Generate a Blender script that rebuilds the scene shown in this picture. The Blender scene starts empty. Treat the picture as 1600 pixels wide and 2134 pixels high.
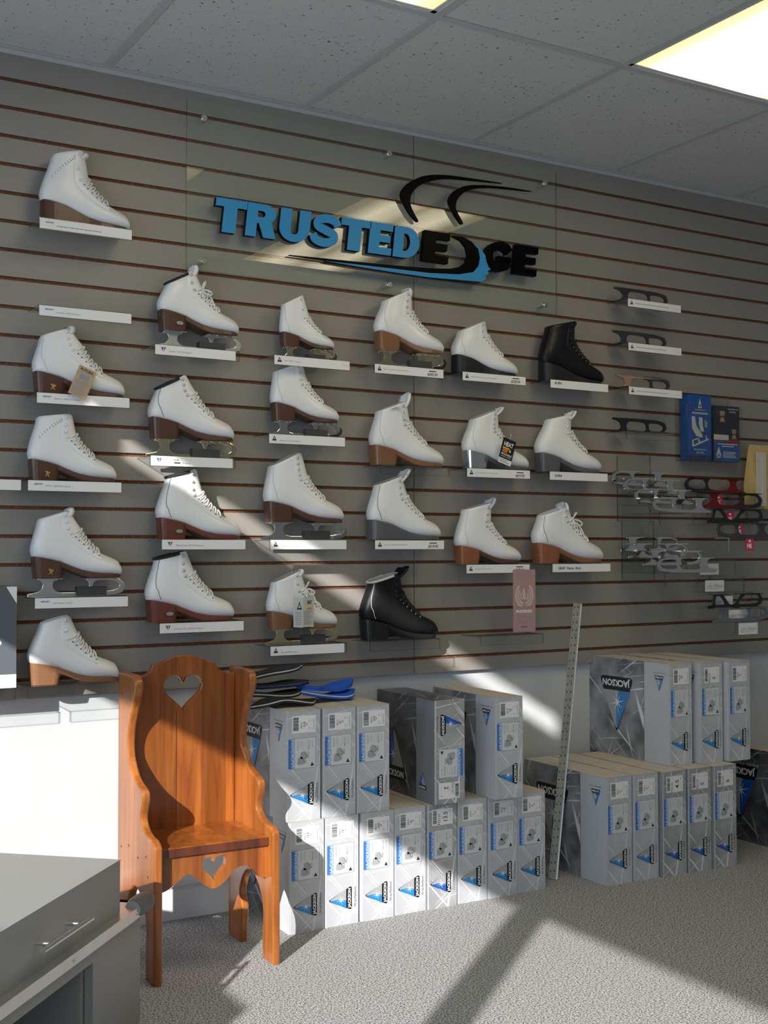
import bpy, bmesh, math, random
from mathutils import Vector, Matrix
random.seed(7)
S = bpy.context.scene
COL = S.collection

# ------------------------------------------------------------------ camera
F_PX, YAW, PIT, ROLL = 2537.2, .5358, .0298, -.0006
CAM = Vector((0, -3.274, 1.025))
_cy, _sy, _cp, _sp = math.cos(YAW), math.sin(YAW), math.cos(PIT), math.sin(PIT)
FW = Vector((_sy*_cp, _cy*_cp, _sp)); _r0 = Vector((_cy, -_sy, 0)); _u0 = _r0.cross(FW)
RT = math.cos(ROLL)*_r0 + math.sin(ROLL)*_u0
UP = -math.sin(ROLL)*_r0 + math.cos(ROLL)*_u0
cam = bpy.data.objects.new('camera', bpy.data.cameras.new('camera')); COL.objects.link(cam)
cam.matrix_world = Matrix(((RT.x, UP.x, -FW.x, CAM.x), (RT.y, UP.y, -FW.y, CAM.y), (RT.z, UP.z, -FW.z, CAM.z), (0, 0, 0, 1)))
cam.data.sensor_fit = 'HORIZONTAL'; cam.data.sensor_width = 36; cam.data.lens = 36*F_PX/1600
cam.data.clip_start = .05
S.camera = cam

def B(x, y, pl, v):
    """photo pixel -> point on the plane pl = v"""
    d = FW + RT*((x-800)/F_PX) - UP*((y-1067)/F_PX); i = 'xyz'.index(pl)
    return CAM + d*((v-CAM[i])/d[i])

# ------------------------------------------------------------------ light
S.view_settings.view_transform = 'Standard'; S.view_settings.look = 'None'
S.view_settings.gamma = 1; S.view_settings.use_curve_mapping = False
S.view_settings.exposure = 0.10
S.cycles.transparent_max_bounces = 48
SKY_STRENGTH, SUN_STRENGTH, LAMP_STRENGTH = 3.8, 7.4, 6.8
w = bpy.data.worlds.new('sky'); S.world = w; w.use_nodes = True
w.node_tree.nodes['Background'].inputs[0].default_value = (.66, .82, 1.0, 1)
w.node_tree.nodes['Background'].inputs[1].default_value = SKY_STRENGTH
sun = bpy.data.lights.new('sun_left_offscreen', 'SUN'); sun.energy = SUN_STRENGTH; sun.color = (1, .97, .93); sun.angle = math.radians(.6)
so = bpy.data.objects.new('sun_left_offscreen', sun); COL.objects.link(so)
SUN = Vector((1, .85, -.579)).normalized()
so.rotation_euler = SUN.to_track_quat('-Z', 'Y').to_euler()
so.location = (-3, -6, 4)

ZC = 2.358                                   # ceiling
def zk(k): return 2.353 - .0762*k            # slot k of the slatted wall
XW = -.65                                    # window wall
XR, YR = 5.0, -5.6

# ------------------------------------------------------------------ materials
MATS = {}
def nodes(name):
    m = bpy.data.materials.new(name); m.use_nodes = True
    nt = m.node_tree; return m, nt, nt.nodes['Principled BSDF']
def mat(name, col, rough=.5, metal=0, spec=.5, vary=0, vscale=30, bump=0, bscale=200, emit=0, coat=0):
    if name in MATS: return MATS[name]
    m, nt, p = nodes(name); c = (*col, 1)
    p.inputs['Base Color'].default_value = c; p.inputs['Roughness'].default_value = rough
    p.inputs['Metallic'].default_value = metal; p.inputs['Specular IOR Level'].default_value = spec
    p.inputs['Coat Weight'].default_value = coat
    if emit:
        p.inputs['Emission Color'].default_value = c; p.inputs['Emission Strength'].default_value = emit
    if vary or bump:
        tc = nt.nodes.new('ShaderNodeTexCoord')
    if vary:
        n = nt.nodes.new('ShaderNodeTexNoise'); n.inputs['Scale'].default_value = vscale; n.inputs['Detail'].default_value = 4
        nt.links.new(tc.outputs['Object'], n.inputs['Vector'])
        r = nt.nodes.new('ShaderNodeValToRGB')
        r.color_ramp.elements[0].position = .3; r.color_ramp.elements[1].position = .7
        r.color_ramp.elements[0].color = (*[max(0, x*(1-vary)) for x in col], 1); r.color_ramp.elements[1].color = (*[min(1, x*(1+vary)) for x in col], 1)
        nt.links.new(n.outputs['Fac'], r.inputs[0]); nt.links.new(r.outputs[0], p.inputs['Base Color'])
    if bump:
        n = nt.nodes.new('ShaderNodeTexNoise'); n.inputs['Scale'].default_value = bscale; n.inputs['Detail'].default_value = 3
        nt.links.new(tc.outputs['Object'], n.inputs['Vector'])
        b = nt.nodes.new('ShaderNodeBump'); b.inputs['Strength'].default_value = bump; b.inputs['Distance'].default_value = .002
        nt.links.new(n.outputs['Fac'], b.inputs['Height']); nt.links.new(b.outputs[0], p.inputs['Normal'])
    MATS[name] = m; return m

def speckle(name, base, dark, scale, thr, soft=.04, rough=.95, bump=.4, light=None):
    m, nt, p = nodes(name); tc = nt.nodes.new('ShaderNodeTexCoord')
    n = nt.nodes.new('ShaderNodeTexNoise'); n.inputs['Scale'].default_value = scale; n.inputs['Detail'].default_value = 2.5; n.inputs['Roughness'].default_value = .65
    nt.links.new(tc.outputs['Object'], n.inputs['Vector'])
    r = nt.nodes.new('ShaderNodeValToRGB'); e = r.color_ramp.elements
    e[0].position = thr; e[0].color = (*dark, 1); e[1].position = thr+soft; e[1].color = (*base, 1)
    if light:
        q = e.new(min(.99, thr+soft+.22)); q.color = (*light, 1)
    nt.links.new(n.outputs['Fac'], r.inputs[0]); nt.links.new(r.outputs[0], p.inputs['Base Color'])
    b = nt.nodes.new('ShaderNodeBump'); b.inputs['Strength'].default_value = bump; b.inputs['Distance'].default_value = .003
    nt.links.new(n.outputs['Fac'], b.inputs['Height']); nt.links.new(b.outputs[0], p.inputs['Normal'])
    p.inputs['Roughness'].default_value = rough; p.inputs['Specular IOR Level'].default_value = .15
    MATS[name] = m; return m

def clear(name, tint=.972, rough=.02, ior=1.49, boost=1.0):
    m = bpy.data.materials.new(name); m.use_nodes = True; nt = m.node_tree; nt.nodes.clear()
    o = nt.nodes.new('ShaderNodeOutputMaterial'); mx = nt.nodes.new('ShaderNodeMixShader')
    t = nt.nodes.new('ShaderNodeBsdfTransparent'); t.inputs[0].default_value = (tint*.985, tint, tint*.99, 1)
    g = nt.nodes.new('ShaderNodeBsdfGlossy'); g.inputs['Roughness'].default_value = rough
    f = nt.nodes.new('ShaderNodeFresnel'); f.inputs[0].default_value = ior
    k = nt.nodes.new('ShaderNodeMath'); k.operation = 'MULTIPLY'; k.use_clamp = True; k.inputs[1].default_value = boost
    ge = nt.nodes.new('ShaderNodeNewGeometry'); iv = nt.nodes.new('ShaderNodeMath'); iv.operation = 'SUBTRACT'; iv.inputs[0].default_value = 1; nt.links.new(ge.outputs['Backfacing'], iv.inputs[1])
    k2 = nt.nodes.new('ShaderNodeMath'); k2.operation = 'MULTIPLY'; nt.links.new(iv.outputs[0], k2.inputs[1])     # thin sheet: reflect at the entry face only
    nt.links.new(f.outputs[0], k.inputs[0]); nt.links.new(k.outputs[0], k2.inputs[0]); nt.links.new(k2.outputs[0], mx.inputs[0])
    nt.links.new(t.outputs[0], mx.inputs[1]); nt.links.new(g.outputs[0], mx.inputs[2]); nt.links.new(mx.outputs[0], o.inputs[0])
    MATS[name] = m; return m

def streaks(name, lo, hi, line, rough=.3, amount=1.0):
    """printed light-burst pattern of the skate boxes: soft clouds with thin criss-cross rays"""
    m, nt, p = nodes(name); tc = nt.nodes.new('ShaderNodeTexCoord'); L = nt.links.new
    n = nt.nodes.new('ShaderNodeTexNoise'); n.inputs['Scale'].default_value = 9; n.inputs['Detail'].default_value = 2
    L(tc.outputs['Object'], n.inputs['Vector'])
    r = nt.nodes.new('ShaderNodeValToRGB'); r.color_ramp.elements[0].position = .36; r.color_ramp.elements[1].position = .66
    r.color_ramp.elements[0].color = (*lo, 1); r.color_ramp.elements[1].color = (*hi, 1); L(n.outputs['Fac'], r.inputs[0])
    cur = r.outputs[0]
    for ang, sc in ((.55, 1), (-.7, 1.25), (1.15, .8), (-1.25, 1.1), (.15, .9)):
        m0 = nt.nodes.new('ShaderNodeMapping'); m0.inputs['Rotation'].default_value = (ang, ang, 0); L(tc.outputs['Object'], m0.inputs['Vector'])
        mp = nt.nodes.new('ShaderNodeMapping'); mp.inputs['Scale'].default_value = (3*sc, 3*sc, 130*sc); L(m0.outputs[0], mp.inputs['Vector'])
        q = nt.nodes.new('ShaderNodeTexNoise'); q.inputs['Scale'].default_value = 1; q.inputs['Detail'].default_value = 1; L(mp.outputs[0], q.inputs['Vector'])
        k = nt.nodes.new('ShaderNodeValToRGB'); k.color_ramp.elements[0].position = .67; k.color_ramp.elements[1].position = .74
        k.color_ramp.elements[0].color = (0, 0, 0, 1); k.color_ramp.elements[1].color = (amount, amount, amount, 1); L(q.outputs['Fac'], k.inputs[0])
        mx = nt.nodes.new('ShaderNodeMix'); mx.data_type = 'RGBA'
        L(k.outputs[0], mx.inputs[0]); L(cur, mx.inputs[6]); mx.inputs[7].default_value = (*line, 1); cur = mx.outputs[2]
    L(cur, p.inputs['Base Color']); p.inputs['Roughness'].default_value = rough
    MATS[name] = m; return m

def grain(name, a, b, scale=(30, 30, 2.2), rough=.3, coat=.25, bands=(0, .068, .35)):
    """wood: rings stretched along local z"""
    m, nt, p = nodes(name); tc = nt.nodes.new('ShaderNodeTexCoord'); L = nt.links.new
    mp = nt.nodes.new('ShaderNodeMapping'); mp.inputs['Scale'].default_value = scale; L(tc.outputs['Object'], mp.inputs['Vector'])
    n = nt.nodes.new('ShaderNodeTexNoise'); n.inputs['Scale'].default_value = 1.4; n.inputs['Detail'].default_value = 7; n.inputs['Roughness'].default_value = .62; n.inputs['Distortion'].default_value = .6
    L(mp.outputs[0], n.inputs['Vector'])
    r = nt.nodes.new('ShaderNodeValToRGB'); r.color_ramp.elements[0].position = .33; r.color_ramp.elements[1].position = .68
    r.color_ramp.elements[0].color = (*a, 1); r.color_ramp.elements[1].color = (*b, 1)
    L(n.outputs['Fac'], r.inputs[0])
    ax, bw, amt = bands                                   # glued boards of slightly different tone
    sx = nt.nodes.new('ShaderNodeSeparateXYZ'); L(tc.outputs['Object'], sx.inputs[0])
    dv = nt.nodes.new('ShaderNodeMath'); dv.operation = 'DIVIDE'; dv.inputs[1].default_value = bw; L(sx.outputs[ax], dv.inputs[0])
    ad = nt.nodes.new('ShaderNodeMath'); ad.operation = 'ADD'; ad.inputs[1].default_value = .31; L(dv.outputs[0], ad.inputs[0])
    fl_ = nt.nodes.new('ShaderNodeMath'); fl_.operation = 'FLOOR'; L(ad.outputs[0], fl_.inputs[0])
    wn_ = nt.nodes.new('ShaderNodeTexWhiteNoise'); wn_.noise_dimensions = '1D'; L(fl_.outputs[0], wn_.inputs['W'])
    mr_ = nt.nodes.new('ShaderNodeMapRange'); mr_.inputs[3].default_value = 1-amt; mr_.inputs[4].default_value = 1+amt*.6; L(wn_.outputs['Value'], mr_.inputs[0])
    hs = nt.nodes.new('ShaderNodeHueSaturation'); L(mr_.outputs[0], hs.inputs['Value']); L(r.outputs[0], hs.inputs['Color']); L(hs.outputs[0], p.inputs['Base Color'])
    p.inputs['Roughness'].default_value = rough; p.inputs['Coat Weight'].default_value = coat; p.inputs['Coat Roughness'].default_value = .15
    MATS[name] = m; return m

mat('wall_paint', (.55, .562, .575), .6, vary=.02, vscale=3)
mat('laminate', (.278, .256, .230), .42, vary=.035, vscale=5)
speckle('mdf', (.24, .105, .055), (.13, .055, .03), 260, .42, .2, .9, .3)
speckle('carpet', (.345, .345, .345), (.06, .06, .062), 240, .40, .09, 1.0, .8, light=(.62, .62, .615))
speckle('ceiling_tile', (.63, .625, .60), (.13, .13, .13), 95, .315, .03, .95, .25)
mat('tbar', (.52, .52, .51), .5)
mat('white_wall', (.62, .62, .615), .7)
mat('frame_dark', (.12, .12, .12), .4)
clear('acrylic'); clear('acrylic_sheet', .998, 0.0, 1.49, 2.0); clear('acrylic_edge', .80, .15, 1.5, 2.0)
mat('paper', (.80, .79, .78), .55); mat('ink', (.02, .02, .022), .6); mat('ink_grey', (.28, .28, .30), .6); mat('ink_pale', (.62, .62, .62), .6)
mat('ink_blue', (.03, .12, .35), .5); mat('ink_red', (.55, .06, .06), .5)
mat('leather', (.80, .80, .80), .36, vary=.012, vscale=12, bump=.03, bscale=90, coat=.15)
mat('leather_creased', (.80, .80, .80), .42, bump=1.0, bscale=22); mat('leather_black_creased', (.006, .006, .007), .40, spec=.3, bump=1.0, bscale=26); mat('leather_pale', (.70, .71, .72), .38, vary=.02, vscale=9, bump=.03, bscale=90)
mat('leather_black', (.006, .006, .007), .48, spec=.25, bump=.06, bscale=120)
mat('lining', (.36, .34, .32), .95, bump=.4, bscale=300); mat('lining_black', (.02, .02, .022), .9); mat('lining_white', (.55, .56, .62), .9, bump=.3, bscale=250)
mat('tongue_lilac', (.56, .56, .66), .7); mat('lace', (.83, .82, .80), .8, bump=.3, bscale=900); mat('lace_black', (.012, .012, .012), .8)
mat('seam', (.16, .16, .17), .7); mat('seam_white', (.6, .6, .6), .7)
mat('hook_steel', (.62, .62, .63), .28, .6); mat('hook_white', (.78, .78, .78), .35); mat('eyelet', (.10, .10, .10), .5)
def stacked(name, a, b):
    m, nt, p = nodes(name); tc = nt.nodes.new('ShaderNodeTexCoord'); L = nt.links.new
    wv = nt.nodes.new('ShaderNodeTexWave'); wv.bands_direction = 'Z'; wv.inputs['Scale'].default_value = 75; wv.inputs['Distortion'].default_value = 1.2; wv.inputs['Detail'].default_value = 2
    L(tc.outputs['Object'], wv.inputs['Vector'])
    r = nt.nodes.new('ShaderNodeValToRGB'); r.color_ramp.elements[0].color = (*a, 1); r.color_ramp.elements[1].color = (*b, 1); L(wv.outputs[0], r.inputs[0])
    L(r.outputs[0], p.inputs['Base Color']); p.inputs['Roughness'].default_value = .35; MATS[name] = m
stacked('heel_brown', (.075, .032, .020), (.11, .05, .032)); stacked('heel_red', (.13, .035, .022), (.17, .05, .03))
stacked('heel_tan', (.17, .075, .035), (.26, .13, .065)); stacked('heel_grey', (.075, .075, .08), (.13, .13, .135)); stacked('heel_orange', (.22, .07, .03), (.34, .12, .055))
mat('heel_black', (.010, .010, .011), .4); mat('heel_silver', (.60, .60, .60), .22, .9)
mat('gold_print', (.75, .48, .12), .3, .8); mat('badge', (.5, .5, .5), .3, .7)
mat('chrome_dark', (.56, .55, .53), .12, 1); mat('chrome', (.82, .81, .77), .12, 1); mat('chrome_warm_reflection', (.90, .78, .50), .10, 1); mat('steel_brushed', (.78, .77, .75), .28, 1)  # warm chrome has its golden reflection painted into the base colour
mat('blade_dark', (.10, .10, .097), .25, .8); mat('blade_black', (.010, .010, .012), .35); mat('blade_red', (.22, .012, .012), .3, .5); mat('blade_copper_tone', (.85, .50, .36), .25, .9); mat('blade_grey', (.20, .22, .25), .35, .6)
mat('guard', (.055, .055, .058), .75, vary=.1, vscale=60)
mat('kraft', (.46, .33, .20), .8, vary=.05, vscale=40); mat('tag_black', (.01, .01, .01), .4); mat('tag_orange', (.75, .22, .03), .5); mat('tag_yellow', (.8, .55, .08), .5); mat('tag_grey', (.50, .50, .46), .6)
mat('sign_blue', (.012, .26, .56), .5); mat('sign_black', (.002, .002, .0025), .35, spec=.04); mat('sign_edge', (.004, .004, .005), .5, spec=.1)
grain('pine', (.20, .048, .008), (.36, .115, .021)); grain('pine_in', (.23, .062, .011), (.38, .13, .026), bands=(1, .075, .25)); grain('pine_dark', (.075, .018, .008), (.13, .034, .014)); grain('pine_side', (.30, .105, .038), (.46, .19, .078), bands=(1, .085, .4)); grain('pine_red', (.30, .085, .035), (.40, .13, .055))
mat('cabinet_grey', (.27, .27, .262), .45, vary=.015, vscale=4); mat('cabinet_dark', (.27, .27, .262), .45); mat('aluminium', (.66, .65, .63), .3, .85, vary=.05, vscale=20); mat('bumper', (.13, .13, .135), .5); mat('bumper_cap', (.32, .33, .34), .5)
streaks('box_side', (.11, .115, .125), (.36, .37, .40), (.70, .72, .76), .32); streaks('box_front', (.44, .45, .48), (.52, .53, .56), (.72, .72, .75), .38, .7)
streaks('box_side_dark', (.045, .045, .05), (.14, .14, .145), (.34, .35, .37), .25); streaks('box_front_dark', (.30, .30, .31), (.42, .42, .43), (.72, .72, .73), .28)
mat('box_band', (.50, .515, .545), .45, vary=.03, vscale=8); mat('box_card', (.50, .45, .38), .8, vary=.06, vscale=30); mat('box_band_dark', (.24, .248, .265), .4, vary=.15, vscale=14)
mat('logo_black', (.008, .008, .010), .35); mat('logo_blue', (.015, .22, .55), .35); mat('logo_blue_deep', (.012, .10, .45), .3); mat('logo_grey', (.36, .37, .39), .35); mat('logo_white', (.80, .80, .82), .4)
mat('panel_blue', (.05, .17, .50), .4); mat('panel_mid', (.20, .40, .70), .4); mat('panel_pale', (.64, .65, .66), .45); mat('pic_grey', (.20, .205, .21), .5); mat('boot_print', (.36, .37, .38), .5)
mat('foam_blue', (.012, .10, .55), .75); mat('foam_black', (.012, .012, .013), .8); mat('felt_white', (.60, .60, .60), .9); mat('felt_blue', (.03, .10, .28), .9)
mat('ruler', (.24, .23, .20), .4, .3, vary=.12, vscale=25)
mat('pink_card', (.42, .25, .255), .6); mat('pink_pale', (.60, .45, .45), .6); mat('tag_pink', (.62, .02, .10), .4)
mat('brochure_blue', (.010, .075, .30), .35, vary=.25, vscale=14); mat('brochure_navy', (.008, .03, .12), .35); mat('brochure_black', (.010, .010, .014), .35); mat('brochure_red', (.25, .02, .03), .4); mat('skin_print', (.38, .22, .15), .5); mat('pale_print', (.55, .55, .53), .5)
mat('packet_yellow', (.60, .42, .17), .5, vary=.12, vscale=20); mat('packet_pale', (.62, .55, .45), .35)
mat('outer_grey', (.10, .115, .13), .5); mat('heater', (.74, .747, .755), .45); mat('screw', (.5, .5, .5), .3, 1)

# ------------------------------------------------------------------ mesh helpers
class MB:
    def __init__(s): s.v = []; s.f = []; s.mi = []; s.mats = []; s.sm = []
    def mid(s, m):
        if m not in s.mats: s.mats.append(m)
        return s.mats.index(m)
    def add(s, vs, fs, m, smooth=False, tr=None):
        o = len(s.v); i = s.mid(m)
        for p in vs:
            s.v.append(tuple(tr(p)) if tr else tuple(p))
        for f in fs:
            s.f.append([o+j for j in f]); s.mi.append(i); s.sm.append(smooth)
        return s
    def box(s, x0, x1, y0, y1, z0, z1, m, tr=None):
        vs = [(x, y, z) for x in (x0, x1) for y in (y0, y1) for z in (z0, z1)]
        return s.add(vs, [(0, 1, 3, 2), (4, 6, 7, 5), (0, 4, 5, 1), (2, 3, 7, 6), (0, 2, 6, 4), (1, 5, 7, 3)], m, False, tr)
    def poly(s, pts, m, tr=None):
        return s.add(pts, [list(range(len(pts)))], m, False, tr)
    def prism(s, pts, h, m, tr=None):
        """2D polygon (a,b) extruded c in 0..h ; tr maps (a,b,c)"""
        n = len(pts); vs = [(*p, 0) for p in pts] + [(*p, h) for p in pts]
        fs = [list(range(n))[::-1], list(range(n, 2*n))] + [(i, (i+1) % n, n+(i+1) % n, n+i) for i in range(n)]
        return s.add(vs, fs, m, False, tr)
    def loft(s, rings, m, smooth=True, cap0=True, cap1=True, closed=True, tr=None):
        n = len(rings[0]); vs = [p for r in rings for p in r]; fs = []
        for i in range(len(rings)-1):
            for j in range(n if closed else n-1):
                k = (j+1) % n; fs.append((i*n+j, i*n+k, (i+1)*n+k, (i+1)*n+j))
        s.add(vs, fs, m, smooth, tr)
        if cap0: s.add(rings[0], [list(range(n))[::-1]], m, False, tr)
        if cap1: s.add(rings[-1], [list(range(n))], m, False, tr)
        return s
    def tube(s, pts, r, m, n=6, closed=False, tr=None):
        P = [Vector(p) for p in pts]; rings = []
        up = Vector((0.13, .21, .97))
        for i, p in enumerate(P):
            a = P[i-1] if (i or closed) else p; b = P[(i+1) % len(P)] if (i < len(P)-1 or closed) else p
            t = (b-a).normalized() if (b-a).length > 1e-9 else Vector((0, 0, 1))
            x = t.cross(up); x = x.normalized() if x.length > 1e-5 else Vector((1, 0, 0)); y = t.cross(x)
            rr = r[i] if isinstance(r, (list, tuple)) else r
            rings.append([p + x*(rr*math.cos(2*math.pi*k/n)) + y*(rr*math.sin(2*math.pi*k/n)) for k in range(n)])
        if closed: rings.append(rings[0])
        return s.loft(rings, m, True, not closed, not closed, True, tr)
    def blob(s, c, rx, ry, rz, m, n=8, k=5):
        rings = []
        for i in range(k+1):
            t = math.pi*i/k; z = -math.cos(t); q = max(math.sin(t), .02)
            rings.append([(c[0]+rx*q*math.cos(2*math.pi*j/n), c[1]+ry*q*math.sin(2*math.pi*j/n), c[2]+rz*z) for j in range(n)])
        return s.loft(rings, m)
    def mesh(s, me, m, tr, smooth=False):
        return s.add([tuple(v.co) for v in me.vertices], [list(p.vertices) for p in me.polygons], m, smooth, tr)
    def build(s, name, parent=None, loc=None, rot=None):
        me = bpy.data.meshes.new(name); me.from_pydata(s.v, [], s.f)
        for m in s.mats: me.materials.append(MATS[m])
        me.polygons.foreach_set('material_index', s.mi); me.polygons.foreach_set('use_smooth', s.sm)
        bm = bmesh.new(); bm.from_mesh(me); bmesh.ops.recalc_face_normals(bm, faces=bm.faces); bm.to_mesh(me); bm.free(); me.update()
        return link(name, me, parent, loc, rot)
def link(name, me, parent=None, loc=None, rot=None):
    o = bpy.data.objects.new(name, me); COL.objects.link(o); o.parent = parent
    if loc is not None: o.location = loc
    if rot is not None: o.rotation_euler = rot
    return o
def thing(name, label, cat, loc=(0, 0, 0), rz=0, group=None):
    o = bpy.data.objects.new(name, None); COL.objects.link(o); o.location = loc; o.rotation_euler = (0, 0, rz)
    o.empty_display_size = .05
    return tag(o, label, cat, group)
def tag(o, label, cat, group=None):
    o['label'] = label; o['category'] = cat
    if group: o['group'] = group
    return o
def struct(o): o['kind'] = 'structure'; return o

def flat(outlines, thick, bevel=0, res=1):
    """mesh of 2D outlines (holes by even-odd), thickness along z centred, rounded rim"""
    cu = bpy.data.curves.new('c', 'CURVE'); cu.dimensions = '2D'; cu.fill_mode = 'BOTH'
    cu.extrude = max(thick/2-bevel, 0); cu.bevel_depth = bevel; cu.bevel_resolution = res; cu.offset = -bevel
    for pts in outlines:
        sp = cu.splines.new('POLY'); sp.points.add(len(pts)-1); sp.use_cyclic_u = True
        for q, p in zip(sp.points, pts): q.co = (p[0], p[1], 0, 1)
    ob = bpy.data.objects.new('c', cu); me = bpy.data.meshes.new_from_object(ob)
    bpy.data.objects.remove(ob); bpy.data.curves.remove(cu); return me
_txt = {}
def text(s, bold=0, shear=0):
    key = (s, bold, shear)
    if key not in _txt:
        cu = bpy.data.curves.new('t', 'FONT'); cu.body = s; cu.size = 1; cu.resolution_u = 2; cu.offset = bold; cu.shear = shear
        cu.fill_mode = 'FRONT'
        ob = bpy.data.objects.new('t', cu); me = bpy.data.meshes.new_from_object(ob)
        bpy.data.objects.remove(ob); bpy.data.curves.remove(cu); _txt[key] = me
    return _txt[key]
def put_text(mb, s, o, ex, ey, h, m, width=None, bold=0, shear=0, center=False, n=None):
    """text at o reading along ex, up along ey, cap height h (m), optionally fitted to width"""
    me = text(s, bold, shear)
    if not len(me.vertices): return
    xs = [v.co.x for v in me.vertices]; ys = [v.co.y for v in me.vertices]; x0, x1 = min(xs), max(xs)
    ky = h/.72; kx = width/(x1-x0) if width else ky
    o, ex, ey = Vector(o), Vector(ex), Vector(ey); off = (x1-x0)*kx/2 if center else 0
    mb.mesh(me, m, lambda p: o + ex*((p[0]-x0)*kx-off) + ey*(p[1]*ky))
def smooth_poly(pts, n=6):
    """closed Catmull-Rom through pts"""
    out = []; N = len(pts)
    for i in range(N):
        p0, p1, p2, p3 = (pts[(i+k-1) % N] for k in range(4))
        for j in range(n):
            t = j/n
            out.append(tuple(.5*(2*b+(c-a)*t+(2*a-5*b+4*c-d)*t*t+(3*b-a-3*c+d)*t**3) for a, b, c, d in zip(p0, p1, p2, p3)))
    return out
def cr(pts, u):
    """open Catmull-Rom, u in 0..len-1"""
    i = min(int(u), len(pts)-2); t = u-i
    g = lambda k: pts[min(max(k, 0), len(pts)-1)]
    return tuple(.5*(2*b+(c-a)*t+(2*a-5*b+4*c-d)*t*t+(3*b-a-3*c+d)*t**3) for a, b, c, d in zip(g(i-1), g(i), g(i+1), g(i+2)))
def heart(cx, cz, w, h, n=28):
    pts = []
    for i in range(n):
        t = 2*math.pi*i/n
        x = 16*math.sin(t)**3; y = 13*math.cos(t)-5*math.cos(2*t)-2*math.cos(3*t)-math.cos(4*t)
        pts.append((cx+x/32*w, cz+(y+2.5)/29*h))
    return pts
XZ = lambda p: (p[0], -p[2], p[1])         # 2D (x,z) drawing stood upright, thickness along y

# ------------------------------------------------------------------ setting
XW, TW = -.60, .03
fl = MB(); fl.box(XW-.3, XR, YR, .1, -.05, 0, 'carpet'); struct(fl.build('floor'))
wb = MB(); wb.box(XW, XR, .02, .12, 0, ZC+.2, 'wall_paint'); struct(wb.build('wall_back'))
wr = MB(); wr.box(XR, XR+.1, YR, .12, 0, ZC+.2, 'white_wall'); struct(wr.build('wall_right'))
wf = MB(); wf.box(XW-.3, XR, YR-.1, YR, 0, ZC+.2, 'white_wall'); struct(wf.build('wall_front'))
# window wall on the left: low sill, tall panes with a mullion, a solid fascia band and a thin gap above it
ZL, ZS, ZG0, ZG1 = 1.587, .45, 2.262, 2.340
wl = MB(); x0, x1 = XW-TW, XW
wl.box(x0, x1, YR, .02, 0, ZS, 'white_wall')
wl.box(x0, x1, -.50, .02, ZS, ZC+.2, 'white_wall')
wl.box(x0, x1, YR, -4.9, ZS, ZC+.2, 'white_wall')
wl.box(x0, x1, -4.9, -.50, ZL, ZG0, 'white_wall')
wl.box(x0, x1, -4.9, -2.76, ZG0, ZC+.2, 'white_wall')
wl.box(x0, x1, -1.445, -.50, ZG0, ZC+.2, 'white_wall')
wl.box(x0, x1, -2.76, -1.445, ZG1, ZC+.2, 'white_wall')
wl.box(x0, x1, -2.24, -.50, ZS, 1.009, 'white_wall')
struct(wl.build('wall_left'))
wn = MB(); wn.box(x0, x1, -2.89, -2.78, ZS, ZL, 'frame_dark'); wn.box(x0, x1, -4.9, -4.86, ZS, ZL, 'frame_dark'); wn.box(x0, x1, -.54, -.50, ZS, ZL, 'frame_dark'); wn.box(x0-.02, x1+.05, -4.9, -.5, ZS-.02, ZS, 'frame_dark')
struct(wn.build('window_1'))
pl = bpy.data.lights.new('window_left_offscreen', 'AREA'); pl.shape = 'RECTANGLE'; pl.size = ZL-ZS; pl.size_y = 4.4; pl.cycles.is_portal = True
po = bpy.data.objects.new('window_left_offscreen', pl); COL.objects.link(po); po.location = (x0-.01, -2.7, (ZL+ZS)/2); po.rotation_euler = (0, math.radians(-90), 0)

# ceiling: slab, T-bars, lay-in tiles, troffers
cg = MB(); cg.box(XW, XR, YR, .12, ZC+.06, ZC+.12, 'white_wall'); ceil = struct(cg.build('ceiling'))
GX0, GY0, TX, TY = 1.043, -.745, .6115, 1.219
ys = [0, GY0] + [GY0-TY*i for i in range(1, 4)] + [YR]
nx0, nx1 = -3, 7
lamps = {(2, 1), (0, 1)}
tile_me = {}
def tile_mesh(wx, wy):
    key = (round(wx, 3), round(wy, 3))
    if key not in tile_me:
        b = MB(); b.box(-wx/2+.004, wx/2-.004, -wy/2+.004, wy/2-.004, .003, .02, 'ceiling_tile')
        o = b.build('ceiling_tile', ceil); tile_me[key] = o.data; bpy.data.objects.remove(o)
    return tile_me[key]
for n in range(nx0, nx1):
    xa, xb = GX0+TX*n, GX0+TX*(n+1); xa2, xb2 = max(xa, XW), min(xb, XR)
    if xb2-xa2 < .05: continue
    for j in range(len(ys)-1):
        if (n, j) in lamps: continue
        link('ceiling_tile', tile_mesh(xb2-xa2, ys[j]-ys[j+1]), ceil, ((xa2+xb2)/2, (ys[j]+ys[j+1])/2, ZC))
for n in range(nx0, nx1+1):
    x = GX0+TX*n
    if XW < x < XR:
        b = MB(); b.box(x-.012, x+.012, YR, 0, ZC, ZC+.002, 'tbar'); b.box(x-.002, x+.002, YR, 0, ZC+.002, ZC+.035, 'tbar'); b.build('ceiling_bar', ceil)
for y in ys[1:-1]:
    b = MB(); b.box(XW, XR, y-.012, y+.012, ZC-.0004, ZC+.0018, 'tbar'); b.build('ceiling_bar', ceil)
b = MB(); b.box(XW, XR, -.020, -.0005, ZC-.001, ZC+.002, 'tbar'); b.box(XW, XR, -.0022, -.0003, ZC-.012, ZC, 'tbar'); b.build('ceiling_edge_trim', ceil)

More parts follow.
